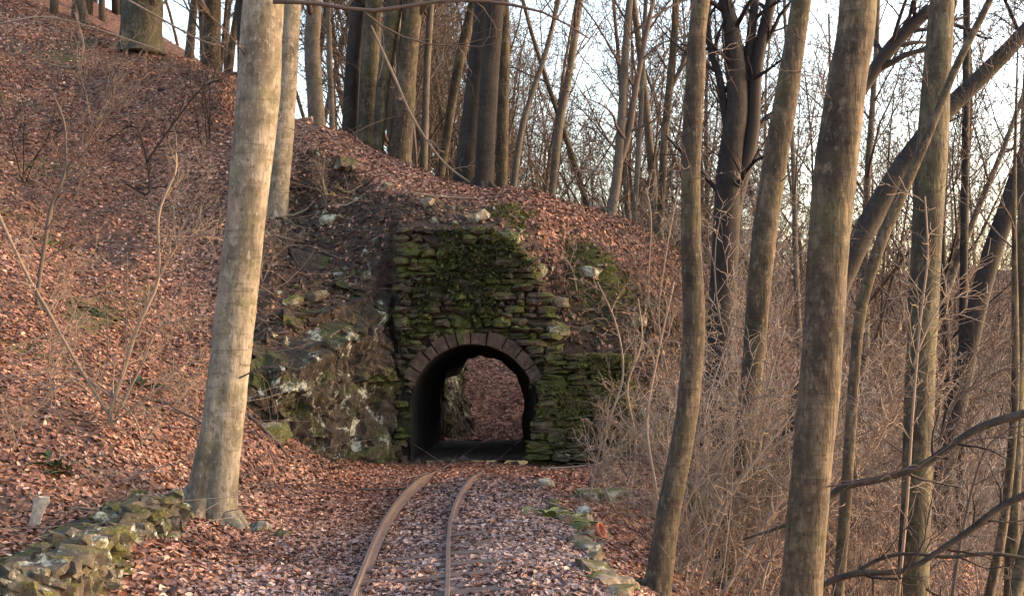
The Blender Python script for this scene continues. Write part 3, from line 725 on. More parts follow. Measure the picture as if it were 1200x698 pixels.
TWIGMAT = {'beech': 'twig', 'tan': 'twig', 'olive': 'twig', 'dark': 'twig_dark', 'grey': 'twig'}
def tree(pix, Y, mat, label, seed, top=6.0, extra=None, flare=0.25, lobes=5, kidn=9, levels=3, low=0, group=None, name='beech_tree', t0=None, Ys=None, root=True, ydrift=0.0, forks=(), twigs=None, groove=0.0, scars=(), roots=0):
    """pix rows: px, py, width in px (bottom to top); continues upward by `top` metres above the last point with a crown"""
    rg = random.Random(seed)
    path = []
    for k, (px, py, w) in enumerate(pix):
        yk = Ys[k] if Ys else Y + ydrift * k / max(len(pix) - 1, 1)
        x, y, z = P(px, py, yk); path.append([x, y, z, w / FPX * yk / 2])
    if root:   # carry the foot down to the ground
        x, y, z, rd = path[0]; g = h1(x, y)
        dx = (path[0][0] - path[1][0]) / max(path[1][2] - path[0][2], .2)
        if z - g > 0.12:
            g2 = h1(x + dx * (z - g), y); path.insert(0, [x + dx * (z - g2), y, g2 - 0.08, rd * 1.12])
        else: path[0][2] = min(z, g - 0.06 - 0.4 * rd)
    a, b = path[-2], path[-1]
    dv = Vector((b[0] - a[0], b[1] - a[1], b[2] - a[2])).normalized()
    vis = len(path)
    if top > 0:
        q = Vector(b[:3]); rd = b[3]; nseg = max(2, int(top / 1.5))
        for k in range(nseg):
            dv = (dv + Vector((rg.gauss(0, .05), rg.gauss(0, .05), 0.06))).normalized(); q = q + dv * (top / nseg)
            path.append([q.x, q.y, q.z, rd * (1 - 0.8 * (k + 1) / nseg)])
    base = tuple(path[0][:3])
    rt = empty(name, base, label, 'tree', group)
    link('trunk', trunk_mesh('trunk', path, M[mat], base, (36 if groove else 20) if Y < 24 else 12, flare, lobes, seed, n=(110 if scars else None), groove=groove, scars=scars), rt)
    if roots:
        R0 = path[0][3]; a0 = rg.uniform(0, 6.28)
        for q in range(roots):
            a_ = a0 + 6.283 * q / roots + rg.uniform(-.3, .3); L_ = R0 * rg.uniform(0.9, 1.9); rows = []
            for t_ in (0, .25, .5, .75, 1.0):
                d_ = R0 * .55 + L_ * t_; wob = rg.gauss(0, .12) * t_
                xx, yy_ = path[1][0] * .0 + base[0] + math.cos(a_ + wob) * d_, base[1] + math.sin(a_ + wob) * d_
                gz = h1(xx, yy_); rows.append((xx, yy_, gz + R0 * (.75 * (1 - t_) ** 2.0 - .30 * t_)))
            m_ = MB(); sr = spline(rows, 12); tube(m_, sr, np.linspace(R0 * .42, R0 * .16, 12), 8)
            link('root', m_.mesh('root', M[mat], True, base), rt)
    s = spline([p[:4] for p in path], 40); pts = [Vector(tuple(p[:3])) for p in s]; rr = [float(p[3]) for p in s]
    H = sum((pts[i + 1] - pts[i]).length for i in range(len(pts) - 1))
    C = cfg(**(extra or {})); out = []
    zs = path[vis - 1][2]
    iz = next((i for i, p in enumerate(pts) if p.z > zs + (0.8 if Y < 18 else -0.8)), 30)
    tt = t0 if t0 is not None else max(0.15, min(0.92, iz / (len(pts) - 1)))
    if kidn: kids(rg, pts, rr, H, 0, C, out, levels, tt, kidn)
    for fpix, fY in forks:     # visible limbs given in picture points
        fp = spline([[*P(px, py, fY), w / FPX * fY / 2] for px, py, w in fpix], 14)
        fpts = [Vector(tuple(p[:3])) for p in fp]; frr = [float(p[3]) for p in fp]
        out.append((1, fpts, frr)); kids(rg, fpts, frr, 3.0, 1, C, out, levels, 0.15, 7)
    if low:                    # thin twigs low on the stem
        C2 = cfg(ang=[1.1, .7, .7, .7], ratio=[0.10, 0.45, .5, .5], rratio=[0.06, .55, .6, .6], trop=[0, 0.02, 0.02, 0, 0], kids=[1, 5, 3, 2], rmin=0.0035)
        kids(rg, pts, rr, H, 0, C2, out, 3, 0.06, low)
    if out: link('crown', branch_mesh('crown', out, M[twigs or TWIGMAT[mat]], origin=base), rt)
    return rt

# -- the trees that stand out
tree([(243, 616, 62), (250, 570, 56), (263, 480, 50), (280, 330, 46), (297, 170, 49), (304, 90, 50), (309, 0, 47)], 12.6, 'beech',
     'big pale smooth-barked beech standing nearest the tracks on the left', 1, 9, flare=0.62, lobes=5, low=9, groove=0.30, roots=7, scars=((4.05, 2.3, .16), (2.2, 1.2, .07), (1.45, 1.9, .06), (3.0, 0.9, .06)),
     forks=[([(320, 2, 6), (370, 4, 5), (430, 13, 5), (480, 7, 5), (525, 1, 4), (580, 3, 4), (640, 16, 3), (690, 45, 2)], 12.4)])
tree([(323, 250, 24), (327, 205, 25), (334, 120, 26), (342, 0, 23)], 21.4, 'beech', 'pale beech with forked roots on the bank edge, just behind the nearest beech', 2, 9, flare=0.6, lobes=4, low=4, roots=6)
tree([(165, 52, 50), (167, 0, 47)], 28.4, 'olive', 'very thick olive-brown trunk on the hilltop at upper left', 3, 10, flare=0.12)
tree([(249, 62, 19), (250, 0, 18)], 30, 'tan', 'slim brown trunk on the hilltop right of the very thick one', 4, 9)
tree([(285, 72, 15), (283, 0, 14)], 27.5, 'dark', 'slim dark trunk peeping out left of the nearest beech', 5, 9)
tree([(224, 40, 10), (228, 0, 9)], 34, 'grey', 'thin grey trunk between the very thick hilltop trunk and the slim brown one', 6, 8)
tree([(371, 138, 20), (366, 60, 19), (368, 0, 18)], 26.5, 'grey', 'grey-brown ridge trunk just right of the forked-root beech', 7, 8, low=3)
tree([(389, 138, 7), (386, 60, 7), (385, 0, 6)], 26, 'grey', 'thin pole trunk left of the dark ridge trunk', 8, 7)
tree([(410, 146, 19), (414, 70, 18), (420, 0, 18)], 25.6, 'dark', 'straight dark trunk leading the cluster on the ridge', 9, 9, low=3)
tree([(430, 150, 23), (433, 80, 21), (438, 0, 20)], 25.4, 'olive', 'olive trunk right behind the straight dark one in the ridge cluster', 10, 9)
tree([(444, 153, 15), (449, 100, 16), (457, 40, 18), (463, 0, 18)], 25.0, 'olive', 'leaning olive trunk in the middle of the ridge cluster', 11, 9, low=3)
tree([(470, 160, 28), (476, 90, 24), (483, 0, 22)], 25.0, 'tan', 'pale tan trunk at the right of the ridge cluster', 12, 9, low=4)
tree([(497, 178, 9), (500, 90, 8), (505, 0, 8)], 26, 'grey', 'thin grey trunk between the ridge cluster and the twin dark trunks', 13, 7)
tree([(522, 170, 10), (535, 90, 12), (556, 0, 12)], 27, 'tan', 'slender leaning brown trunk left of the twin dark trunks', 14, 8)
tree([(548, 200, 29), (558, 100, 24), (568, 0, 22)], 22.7, 'dark', 'left one of the twin dark trunks on the ridge', 15, 9, flare=0.3, low=3, roots=5)
tree([(566, 232, 23), (571, 130, 22), (580, 0, 22)], 22.2, 'dark', 'right and nearer one of the twin dark trunks on the ridge', 16, 9, flare=0.3, low=3, roots=6)
tree([(588, 205, 14), (590, 90, 14), (590, 0, 13)], 23.0, 'tan', 'pale brown trunk hiding behind the twin dark trunks', 17, 8)
tree([(711, 277, 12), (722, 215, 11), (728, 150, 11), (733, 60, 9), (738, 0, 8)], 22.4, 'grey', 'small forked grey tree with exposed roots on the ridge slope', 18, 5, flare=0.7, lobes=4, low=4, roots=6,
     forks=[([(723, 200, 8), (736, 160, 8), (744, 110, 7), (755, 50, 6), (766, 0, 5)], 22.4)])
tree([(772, 300, 9), (779, 160, 9), (789, 60, 9), (792, 0, 8)], 25, 'tan', 'slim reddish tree just left of the curved tan pole', 19, 6, low=3, kidn=12, forks=[([(783, 110, 6), (800, 75, 5), (812, 40, 4)], 25)])
tree([(741, 290, 6), (750, 150, 6), (757, 0, 5)], 25, 'grey', 'very thin upright sapling right of the small forked grey tree', 20, 5)
tree([(645, 245, 9), (655, 150, 10), (668, 80, 9), (680, 0, 8)], 29, 'grey', 'hazy slim tree behind the ridge midway to the forked grey tree', 21, 6, kidn=14, low=3)
tree([(600, 240, 7), (612, 150, 7), (640, 60, 6), (655, 0, 5)], 22.7, 'grey', 'thin leaning tree just right of the twin dark trunks', 22, 6, kidn=14, low=3)
tree([(768, 695, 31), (782, 610, 27), (797, 530, 26), (808, 460, 26), (813, 380, 26), (810, 290, 24), (810, 190, 23), (815, 90, 23), (822, 0, 20)], 10.8, 'tan',
     'curved tan pole trunk rooted at the track shoulder, leftmost of the right-hand trunks', 23, 7, low=7, flare=0.3, roots=6)
tree([(843, 705, 30), (862, 590, 28), (880, 450, 26), (887, 370, 27), (894, 290, 29), (907, 200, 29), (925, 90, 26), (939, 0, 23)], 13, 'tan',
     'bowed tan trunk leaning right, left of the thickest right-hand trunk', 24, 7, low=7)
tree([(939, 698, 50), (950, 560, 49), (962, 430, 48), (970, 310, 48), (979, 200, 50), (992, 100, 46), (1006, 0, 43)], 8.6, 'tan',
     'thickest tan trunk in the right foreground', 25, 8, low=5, scars=((2.0, 1.2, .07), (0.9, 1.9, .06), (3.1, 1.0, .05), (3.9, 2.0, .06)))
tree([(1070, 698, 36), (1077, 480, 34), (1085, 300, 35), (1092, 180, 35), (1100, 60, 31), (1104, 0, 28)], 12, 'olive',
     'straight olive trunk in the right foreground, right of the thickest one', 26, 8, low=7, scars=((3.3, 1.4, .07), (2.2, 1.9, .06), (4.6, 1.2, .06)))
tree([(848, 330, 32), (855, 200, 30), (864, 120, 26), (858, 40, 20), (850, 0, 16)], 19, 'dark', 'gnarled dark multi-stemmed tree behind the tan poles', 27, 5, low=8, kidn=12, root=True, twigs='twig_dark',
     forks=[([(853, 300, 18), (862, 235, 19), (880, 160, 19), (886, 80, 16), (904, 0, 13)], 19), ([(857, 200, 9), (850, 140, 9), (843, 90, 9), (833, 60, 8), (826, 0, 7)], 19.0), ([(858, 190, 13), (868, 125, 13), (878, 60, 12), (885, 0, 10)], 19.05)])
tree([(982, 698, 14), (990, 600, 14), (998, 480, 13), (1008, 370, 13), (1030, 290, 14), (1058, 225, 13), (1085, 165, 10), (1120, 80, 9), (1160, 0, 8)], 11, 'tan',
     'thin pale stem bending right behind the thickest trunk', 28, 3, low=6, kidn=6)
tree([(940, 470, 26), (985, 330, 27), (1045, 215, 25), (1100, 140, 22), (1150, 90, 20), (1200, 38, 17)], 16, 'dark', 'dark trunk leaning hard to the upper right across the sky', 29, 3, low=6, kidn=8,
     forks=[([(1006, 110, 16), (1045, 55, 16), (1090, 10, 14)], 16)])
tree([(1128, 420, 9), (1131, 200, 9), (1133, 0, 8)], 22, 'dark', 'thin straight dark pole right of the olive trunk', 30, 5, low=5, kidn=10)
tree([(1120, 480, 24), (1150, 340, 22), (1182, 240, 22), (1215, 150, 20)], 20, 'dark', 'dark leaning tree near the right picture edge', 31, 4, low=6)
tree([(1184, 698, 16), (1192, 480, 15), (1198, 300, 14), (1202, 150, 13)], 14, 'olive', 'slim olive trunk at the right picture edge', 32, 7, low=6)
tree([(1158, 705, 12), (1175, 620, 11), (1186, 520, 10), (1190, 430, 9)], 13, 'tan', 'leaning sapling at the lower right edge', 33, 3, low=5, kidn=7)
tree([(1188, 700, 16), (1210, 610, 15), (1235, 500, 12)], 11, 'olive', 'mossy leaning stem in the lower right corner', 34, 4)

# -- dead branches hung among the right-hand trunks
def dead_branch(pix, Y, label, seed, mat='dark', name='dead_branch', sides=7, sub=8, L=1.2, tw='twig_dark', cat='branch', ydrift=0.0, sink=True):
    rg = random.Random(seed)
    row = [[*P(px, py, Y + ydrift * k / (len(pix) - 1)), w * 0.8 / FPX * Y / 2] for k, (px, py, w) in enumerate(pix)]
    s = spline(row, len(pix) * 5); base = tuple(s[0, :3])
    m = MB(); tube(m, s[:, :3], s[:, 3], sides)
    rt = empty(name, base, label, cat)
    link('stem', m.mesh('stem', M[mat], True, base), rt)
    if sub:
        out = []; kids(rg, [Vector(tuple(p[:3])) for p in s], [float(x) for x in s[:, 3]], L, 1, cfg(rmin=0.003, trop=[0, 0, .03, .02, .0]), out, 3, 0.1, sub)
        tag(link('twigs', branch_mesh('twigs', out, M[tw], origin=base), rt), kind='stuff')
    return rt
dead_branch([(870, 632, 2), (945, 605, 8), (985, 572, 11), (1035, 560, 11), (1080, 545, 11), (1110, 525, 11), (1150, 500, 12), (1205, 483, 13), (1260, 470, 14)], 10.2, 'upper dark dead branch crossing in front of the olive trunk', 51)
dead_branch([(950, 690, 8), (1000, 672, 10), (1060, 668, 8), (1100, 645, 9), (1135, 622, 10), (1170, 595, 10), (1205, 578, 11), (1250, 560, 12)], 10.0, 'lower dark dead branch at the bottom right', 52)
dead_branch([(1000, 672, 6), (1030, 655, 6), (1065, 648, 5), (1110, 652, 6), (1160, 648, 6), (1210, 655, 6)], 10.05, 'thin dark dead branch forking beside the lower dark one', 53, sub=5)
dead_branch([(1165, 700, 5), (1110, 700, 4), (1085, 690, 3)], 9.6, 'short dark twig at the very bottom right', 54, sub=3, L=.5)

# ------------------------------------------------------------------ background wood: a few moulds, copied
def proto(kind, seed):
    rg = random.Random(seed); out = []
    if kind == 'tall':
        C = cfg(kids=[17, 9, 7, 4], rmin=0.008); C['from'] = [0.12, .2, .15, .1]
        grow(rg, Vector((0, 0, -0.3)), Vector((rg.gauss(0, .06), rg.gauss(0, .06), 1)), 11.5, 0.10, 0, C, out, 3)
    elif kind == 'slim':
        C = cfg(kids=[14, 8, 6, 4], rmin=0.007, ratio=[0.30, .45, .5, .5]); C['from'] = [0.2, .2, .15, .1]
        grow(rg, Vector((0, 0, -0.3)), Vector((rg.gauss(0, .10), rg.gauss(0, .10), 1)), 9.0, 0.06, 0, C, out, 3)
    return out
MOULD = {}
for kind, n in (('tall', 5), ('slim', 5)):
    for k in range(n):
        o = proto(kind, 1000 + k * 7 + len(kind))
        MOULD[kind, k] = {mat: (branch_mesh('trunk', [x for x in o if x[0] == 0], M[mat], (10,)),
                                branch_mesh('crown', [x for x in o if x[0] > 0], M[TWIGMAT[mat]], (8, 5, 3, 3, 3))) for mat in (('grey', 'dark') if k % 2 else ('tan', 'grey'))}
rb = random.Random(99)
def where(px, marks):
    for lim, text in marks:
        if px < lim: return text
    return marks[-1][1]
def wood(kind, x, y, label, group, s=1.0, name='bare_tree'):
    k = rb.randrange(5); d = MOULD[kind, k]; mat = rb.choice(sorted(d)); tm, cm = d[mat]
    z = h1(x, y); rt = empty(name, (x, y, z), label, 'tree', group); rt.rotation_euler = (0, 0, rb.uniform(0, 6.28)); rt.scale = (s, s, s * rb.uniform(.9, 1.15))
    link('trunk', tm, rt); link('crown', cm, rt)
RIDGE = [(545, 'left of the twin dark trunks'), (610, 'behind the twin dark trunks'), (660, 'just right of the twin dark trunks'), (720, 'left of the small forked grey tree'), (765, 'right of the small forked grey tree'), (812, 'left of the curved tan pole'), (9e9, 'between curved pole and bowed trunk')]
TOP = [(140, 'left of the very thick olive trunk'), (270, 'right of the very thick olive trunk'), (345, 'behind the nearest beech'), (405, 'left of the straight dark trunk'), (465, 'behind the ridge cluster'), (9e9, 'right of the ridge cluster')]
VALLEY = [(815, 'left of the curved tan pole'), (885, 'between the curved pole and the bowed trunk'), (940, 'between the bowed and the thickest trunk'), (1000, 'behind the thickest trunk'), (1060, 'left of the olive trunk'), (1110, 'behind the olive trunk'), (1160, 'right of the olive trunk'), (9e9, 'at the right picture edge')]
for k in range(84):
    y = rb.uniform(28, 56); px = rb.uniform(500, 860); x = (px - 600) / FPX * y
    if abs(x) < 2.6 and y < 37: y = rb.uniform(37, 54); x = (px - 600) / FPX * y
    wood(rb.choice(['tall', 'slim', 'slim']), x, y, 'bare tree of the hazy thicket beyond the ridge, ' + where(px, RIDGE), 'bare trees beyond the ridge', rb.uniform(0.7, 1.15))
for k in range(62):
    y = rb.uniform(30, 48); px = rb.uniform(-40, 530); x = (px - 600) / FPX * y
    wood(rb.choice(['tall', 'tall', 'slim']), x, y, 'bare tree in the hilltop wood, ' + where(px, TOP), 'bare trees on the hilltop', rb.uniform(0.8, 1.2))
for k in range(70):
    y = rb.uniform(20, 66); px = rb.uniform(860, 1290); x = (px - 600) / FPX * y
    if x < 4: continue
    wood(rb.choice(['tall', 'slim', 'slim']), x, y, ('nearer ' if y < 36 else 'distant ') + 'bare tree on the valley side, ' + where(px, VALLEY), 'bare trees on the valley side', rb.uniform(0.6, 1.0))

# ------------------------------------------------------------------ shrubs
def shrub_out(seed, n, h, spread, r0=0.012, levels=3, kd=(6, 5, 4, 3)):
    rg = random.Random(seed); out = []
    C = cfg(seg=[9, 6, 4, 3, 3], wander=[0.13, .2, .24, .25, .25], trop=[0.03, .03, .02, 0, 0], kids=list(kd), ratio=[.45, .5, .5, .5], rratio=[.6, .65, .7, .7], ang=[.6, .75, .8, .8], rmin=0.0045)
    C['from'] = [.2, .15, .1, .1]
    for k in range(n):
        a = rg.uniform(0, 6.28); s = rg.uniform(0.1, spread)
        grow(rg, Vector((rg.gauss(0, .07), rg.gauss(0, .07), -0.05)), Vector((math.cos(a) * s, math.sin(a) * s, 1)).normalized(), h * rg.uniform(.6, 1.15), r0 * rg.uniform(.7, 1.2), 0, C, out, levels)
    return out
SHR = []
for k in range(6):
    o = shrub_out(2000 + k, 5, 2.6, 0.75, 0.014)
    SHR.append({mat: ([branch_mesh('stem', [x], M[mat], (5,)) for x in o if x[0] == 0], branch_mesh('twigs', [x for x in o if x[0] > 0], M[mat], (4, 3, 3, 3, 3))) for mat in (['twig', 'twig_pale', 'twig_haze_grey'] if k % 2 else ['twig', 'twig_dark', 'twig_haze_grey'])})
def shrub(x, y, label, group, s=1.0, mat=None, tilt=0.0):
    d = rb.choice([q for q in SHR if mat is None or mat in q]); mt = mat or rb.choice(['twig', 'twig_haze_grey', sorted(d)[-1]]); a, b = d[mt]
    rt = empty('bare_shrub', (x, y, h1(x, y)), label, 'shrub', group); rt.rotation_euler = (rb.gauss(0, .1), tilt + rb.gauss(0, .1), rb.uniform(0, 6.28)); rt.scale = (s, s, s)
    [link('stem', q, rt) for q in a]; tag(link('twigs', b, rt), kind='stuff')
for k in range(46):
    y = rb.uniform(12.5, 26); px = rb.uniform(770, 1250); x = (px - 600) / FPX * y
    if px < 800 and rb.random() < .5: continue
    if x < 1.9 or (y > 16.5 and x < 3.0): continue
    shrub(x, y, ('nearer ' if y < 18 else 'farther ') + 'twiggy shrub on the right slope, ' + where(px, VALLEY), 'shrubs on the right slope', rb.uniform(.6, 1.25), tilt=0.25)
for k in range(70):
    y = rb.uniform(26, 70); px = rb.uniform(850, 1280); x = (px - 600) / FPX * y
    if x < 4.5: continue
    shrub(x, y, 'shrub in painted haze grey on the far valley side, ' + where(px, VALLEY), 'shrubs on the far valley side', rb.uniform(1.0, 2.0), 'twig_haze_grey')  # distance haze is painted into the twig colour
for k in range(30):
    y = rb.uniform(27.5, 40); px = rb.uniform(520, 850); x = (px - 600) / FPX * y
    if abs(x) < 2.6 and y < 37: y = rb.uniform(37, 46); x = (px - 600) / FPX * y
    shrub(x, y, 'whippy shrub on the skyline, ' + where(px, RIDGE), 'shrubs behind the ridge', rb.uniform(1.2, 2.0))
for k, (px, py, Y, s, lab) in enumerate([(775, 535, 18.2, .5, 'pale whippy shrub at the right end of the wing wall'), (800, 560, 16.0, .9, 'pale whippy shrub behind the curved tan pole'),
        (748, 385, 21.0, .35, 'pale shrub growing on the bank above the wing wall'), (800, 400, 21.0, .5, 'pale shrub on the bank left of the bowed trunk'), (835, 640, 12.8, .7, 'pale shrub at the foot of the bowed tan trunk'), (900, 640, 12.2, .9, 'pale shrub between the bowed trunk and the thickest trunk')]):
    x, y, z = P(px, py, Y); shrub(x, y, lab, None, s, 'twig_pale', .1)

for px, py, Y, s_, mt, lab in [(60, 430, 14.6, .42, 'twig_pale', 'small pale shrub on the slope left of the hazel sapling'), (232, 470, 15.2, .42, 'twig_pale', 'small pale shrub just left of the nearest beech foot'),
        (25, 190, 21.5, .7, 'twig_dark', 'dark fine-twigged shrub high at the left edge'), (112, 130, 24, .8, 'twig_pale', 'pale arching shrub below the very thick hilltop trunk'),
        (205, 255, 20.5, .6, 'twig_pale', 'pale shrub in the middle of the leafy slope'), (240, 140, 23.5, .7, 'twig_dark', 'dark twiggy shrub high on the slope beside the nearest beech'),
        (55, 330, 17.2, .45, 'twig_pale', 'pale thin shrub beside the dark crooked sapling'), (310, 330, 19.6, .35, 'twig_pale', 'small pale shrub on the earth bank right of the nearest beech'),
        (15, 560, 12.2, .32, 'twig_pale', 'tiny pale shrub above the bleached stump'), (385, 235, 21.4, .35, 'twig_pale', 'small pale shrub on the dark bank above the rock face')]:
    x, y, z = P(px, py, Y); shrub(x, y, lab, None, s_, mt)

def stemset(base_pix, Y, stems, label, mat, seed, sub=5, L=0.9, name='bare_sapling', cat='sapling'):
    """sapling whose stems are given in picture points: rows px, py, width"""
    rg = random.Random(seed); bx, by, bz = P(*base_pix, Y); bz = h1(bx, by); base = (bx, by, bz)
    rt = empty(name, base, label, cat); tw = []
    for st in stems:
        row = [[*P(px, py, Y), w * 0.66 / FPX * Y / 2] for px, py, w in st]
        s = spline(row, len(st) * 4); m = MB(); tube(m, s[:, :3], s[:, 3], 6)
        link('stem', m.mesh('stem', M[mat], True, base), rt)
        if sub: kids(rg, [Vector(tuple(p[:3])) for p in s], [float(x) for x in s[:, 3]], L, 1, cfg(rmin=0.005, ratio=[.6, .7, .6, .5], trop=[0, 0, .03, .02, 0]), tw, 3, .12, sub * 2.2)
    if tw: tag(link('twigs', branch_mesh('twigs', tw, M[mat], origin=base), rt), kind='stuff')
stemset((43, 352), 15.5, [[(43, 358, 9), (47, 320, 8), (53, 283, 8), (60, 243, 8), (76, 203, 6), (77, 178, 5), (75, 144, 5), (62, 110, 4)], [(76, 203, 4), (100, 170, 3), (130, 130, 3), (175, 85, 2)], [(60, 243, 4), (85, 215, 3), (120, 195, 2)]],
        'dark crooked sapling on the leafy slope near the left edge', 'twig', 61)
stemset((134, 502), 13.6, [[(142, 540, 4), (134, 499, 5), (100, 442, 6), (75, 399, 6), (54, 360, 6), (37, 332, 6), (17, 292, 6), (0, 255, 6), (-20, 210, 5)],
                           [(131, 500, 8), (129, 484, 8), (144, 437, 8), (160, 386, 8), (173, 358, 7), (186, 323, 6), (186, 252, 5), (205, 203, 4), (206, 180, 3)], [(186, 323, 5), (212, 283, 4), (238, 275, 3), (262, 262, 2)],
                           [(100, 442, 4), (155, 486, 4), (168, 530, 3)], [(134, 490, 5), (165, 430, 4), (185, 385, 3), (215, 375, 3), (245, 368, 2)], [(132, 495, 4), (180, 460, 3), (210, 430, 3), (240, 422, 2)],
                           [(130, 500, 4), (80, 520, 3), (30, 555, 3), (0, 570, 2)], [(96, 440, 3), (55, 460, 3), (0, 490, 2)]],
        'pale many-stemmed hazel sapling on the leafy slope left of the nearest beech', 'twig_pale', 62, 5, 0.8)
stemset((128, 360), 16.5, [[(125, 470, 2), (126, 400, 2), (124, 330, 2)], [(144, 470, 2), (147, 400, 2), (149, 300, 2)]], 'pair of thin upright shoots behind the hazel sapling', 'twig', 63, 2, .4)
stemset((215, 98), 20, [[(140, 210, 4), (175, 225, 4), (160, 150, 3), (125, 165, 3)], [(172, 190, 5), (200, 150, 4), (235, 105, 3), (262, 92, 3)]], 'dark drooping twigs high on the leafy slope', 'twig_dark', 64, 6, 1.0, 'brush')
stemset((60, 60), 24, [[(0, 28, 4), (50, 20, 4), (100, 30, 3), (190, 60, 3)], [(88, 15, 3), (98, 55, 4), (88, 78, 4), (58, 75, 3), (40, 65, 3)], [(150, 0, 4), (185, 20, 4), (230, 45, 3), (262, 55, 3)]], 'thin pale arching twigs in the top left corner', 'twig_pale', 65, 5, 1.2, 'brush')
stemset((735, 560), 15.0, [[(722, 600, 5), (706, 560, 4), (712, 500, 4), (730, 440, 4), (722, 380, 3), (700, 330, 2)], [(735, 600, 5), (745, 520, 4), (735, 455, 4), (752, 400, 3), (748, 350, 2)], [(700, 560, 3), (720, 530, 4), (752, 508, 4)],
                           [(690, 585, 4), (700, 540, 4), (708, 500, 3)]], 'pale bent saplings beside the stone slab', 'twig_pale', 66, 6, .9)
stemset((790, 640), 12, [[(765, 700, 6), (772, 600, 5), (758, 500, 5), (770, 420, 4), (790, 330, 3)], [(778, 690, 5), (800, 600, 4), (850, 520, 4), (900, 470, 3), (950, 430, 2)], [(800, 700, 5), (840, 600, 5), (880, 545, 4), (940, 500, 3)]],
        'pale whippy stems springing up round the curved tan pole', 'twig_pale', 67, 6, .9)
stemset((760, 420), 20.6, [[(690, 420, 3), (680, 370, 3), (672, 320, 3), (660, 300, 2)], [(745, 470, 4), (722, 400, 4), (700, 360, 3)], [(776, 460, 4), (775, 400, 3), (760, 350, 3), (763, 260, 3), (757, 220, 2)], [(790, 470, 3), (772, 380, 3), (780, 300, 3), (795, 220, 2)]],
        'pale thin saplings on the earth bank right of the portal', 'twig_pale', 68, 4, 1.0)
stemset((860, 690), 11.5, [[(845, 700, 8), (880, 640, 8), (905, 600, 7), (950, 545, 5)], [(815, 700, 5), (840, 620, 5), (870, 560, 4), (925, 490, 3), (960, 440, 3)], [(890, 700, 6), (905, 650, 5), (960, 590, 4), (1010, 560, 3)]],
        'pale slanting stems between the bowed trunk and the thickest trunk', 'twig_pale', 69, 6, 1.0)
rw = random.Random(5); ST = []
for k in range(16):
    bx = rw.uniform(775, 930); tx2 = bx + rw.uniform(30, 190); ty2 = rw.uniform(380, 560); w0 = rw.uniform(3, 6)
    ST.append([(bx, 705, w0), (bx + (tx2 - bx) * rw.uniform(.15, .35), 705 - (705 - ty2) * .4, w0 * .85), (bx + (tx2 - bx) * rw.uniform(.5, .7), 705 - (705 - ty2) * .75, w0 * .65), (tx2, ty2, w0 * .35)])
stemset((850, 695), 12.3, ST, 'thicket of pale slanting whips behind the curved tan pole', 'twig_pale', 73, 5, .8)
stemset((1058, 690), 10.5, [[(1052, 705, 6), (1062, 600, 6), (1070, 480, 5), (1078, 380, 5), (1087, 300, 4), (1084, 230, 3)], [(1070, 430, 5), (1080, 400, 4), (1100, 360, 3), (1120, 330, 2)]], 'thin pale vine-like stem rising in front of the olive trunk', 'twig_pale', 70, 4, .9)
stemset((1110, 690), 11, [[(1115, 705, 6), (1125, 640, 6), (1140, 570, 5), (1160, 520, 4), (1200, 495, 3)], [(1085, 620, 4), (1100, 560, 4), (1130, 520, 3), (1180, 510, 3)], [(1100, 520, 4), (1120, 470, 4), (1150, 450, 3), (1180, 430, 3)]], 'brown slanting shoots right of the olive trunk', 'twig', 71, 5, .9)
stemset((570, 232), 22.2, [[(435, 30, 3), (462, 90, 5), (485, 140, 4), (520, 190, 4), (562, 222, 4), (585, 245, 4)]], 'broken pale bough leaning from the ridge cluster to the twin trunks', 'twig_pale', 72, 3, .8, 'fallen_bough', 'branch')

# fallen sticks on the ground
def stick(px, py, Y, L, rz, rad, mat, label):
    x, y, _ = P(px, py, Y); t = np.linspace(-.5, .5, 9); rg = np.random.default_rng(int(px * 7 + py))
    xs_ = x + math.cos(rz) * t * L + rg.normal(0, .015, 9); ys_ = y + math.sin(rz) * t * L + rg.normal(0, .015, 9)
    zs_ = hgt(xs_, ys_); zs_ = 0.5 * zs_ + 0.5 * np.linspace(zs_[0], zs_[-1], 9) + rad + 0.015
    m = MB(); tube(m, np.stack([xs_, ys_, zs_], -1), np.linspace(rad, rad * .4, 9), 5)
    o = (xs_[0], ys_[0], zs_[0]); tag(link('fallen_stick', m.mesh('fallen_stick', M[mat], True, o), None, o), label, 'stick')
stick(490, 556, 17.9, 0.7, 1.1, .012, 'twig_pale', 'pale stick lying beside the left rail near the tunnel')
stick(470, 570, 16.4, 1.0, 0.1, .012, 'twig', 'brown stick lying across the leaves left of the rails')
stick(690, 540, 18.8, 1.3, 0.1, .02, 'twig_pale', 'pale stick lying along the foot of the wing wall')
stick(300, 500, 17.2, 1.6, -0.9, .03, 'twig', 'thick stick lying down the slope between beech and rock face')
stick(360, 215, 21.4, 1.8, 0.35, .016, 'twig_pale', 'long pale stick lying high on the earth bank')
stick(420, 225, 21.5, 1.6, 0.5, .02, 'twig_pale', 'pale stick on the bank below the ridge cluster')
stick(520, 235, 21.3, 1.2, 0.0, .018, 'twig_pale', 'pale stick on the leaves above the portal wall')
stick(150, 585, 11.8, 0.9, 0.5, .010, 'twig_pale', 'thin pale stick on the leaves behind the dry stone wall')
stick(470, 188, 23, 1.6, -.2, .03, 'twig', 'fallen bough on the ridge leaves below the pale tan trunk')
stick(255, 88, 25.8, 2.2, .2, .05, 'twig_dark', 'dark fallen bough on the hilltop left of the nearest beech')

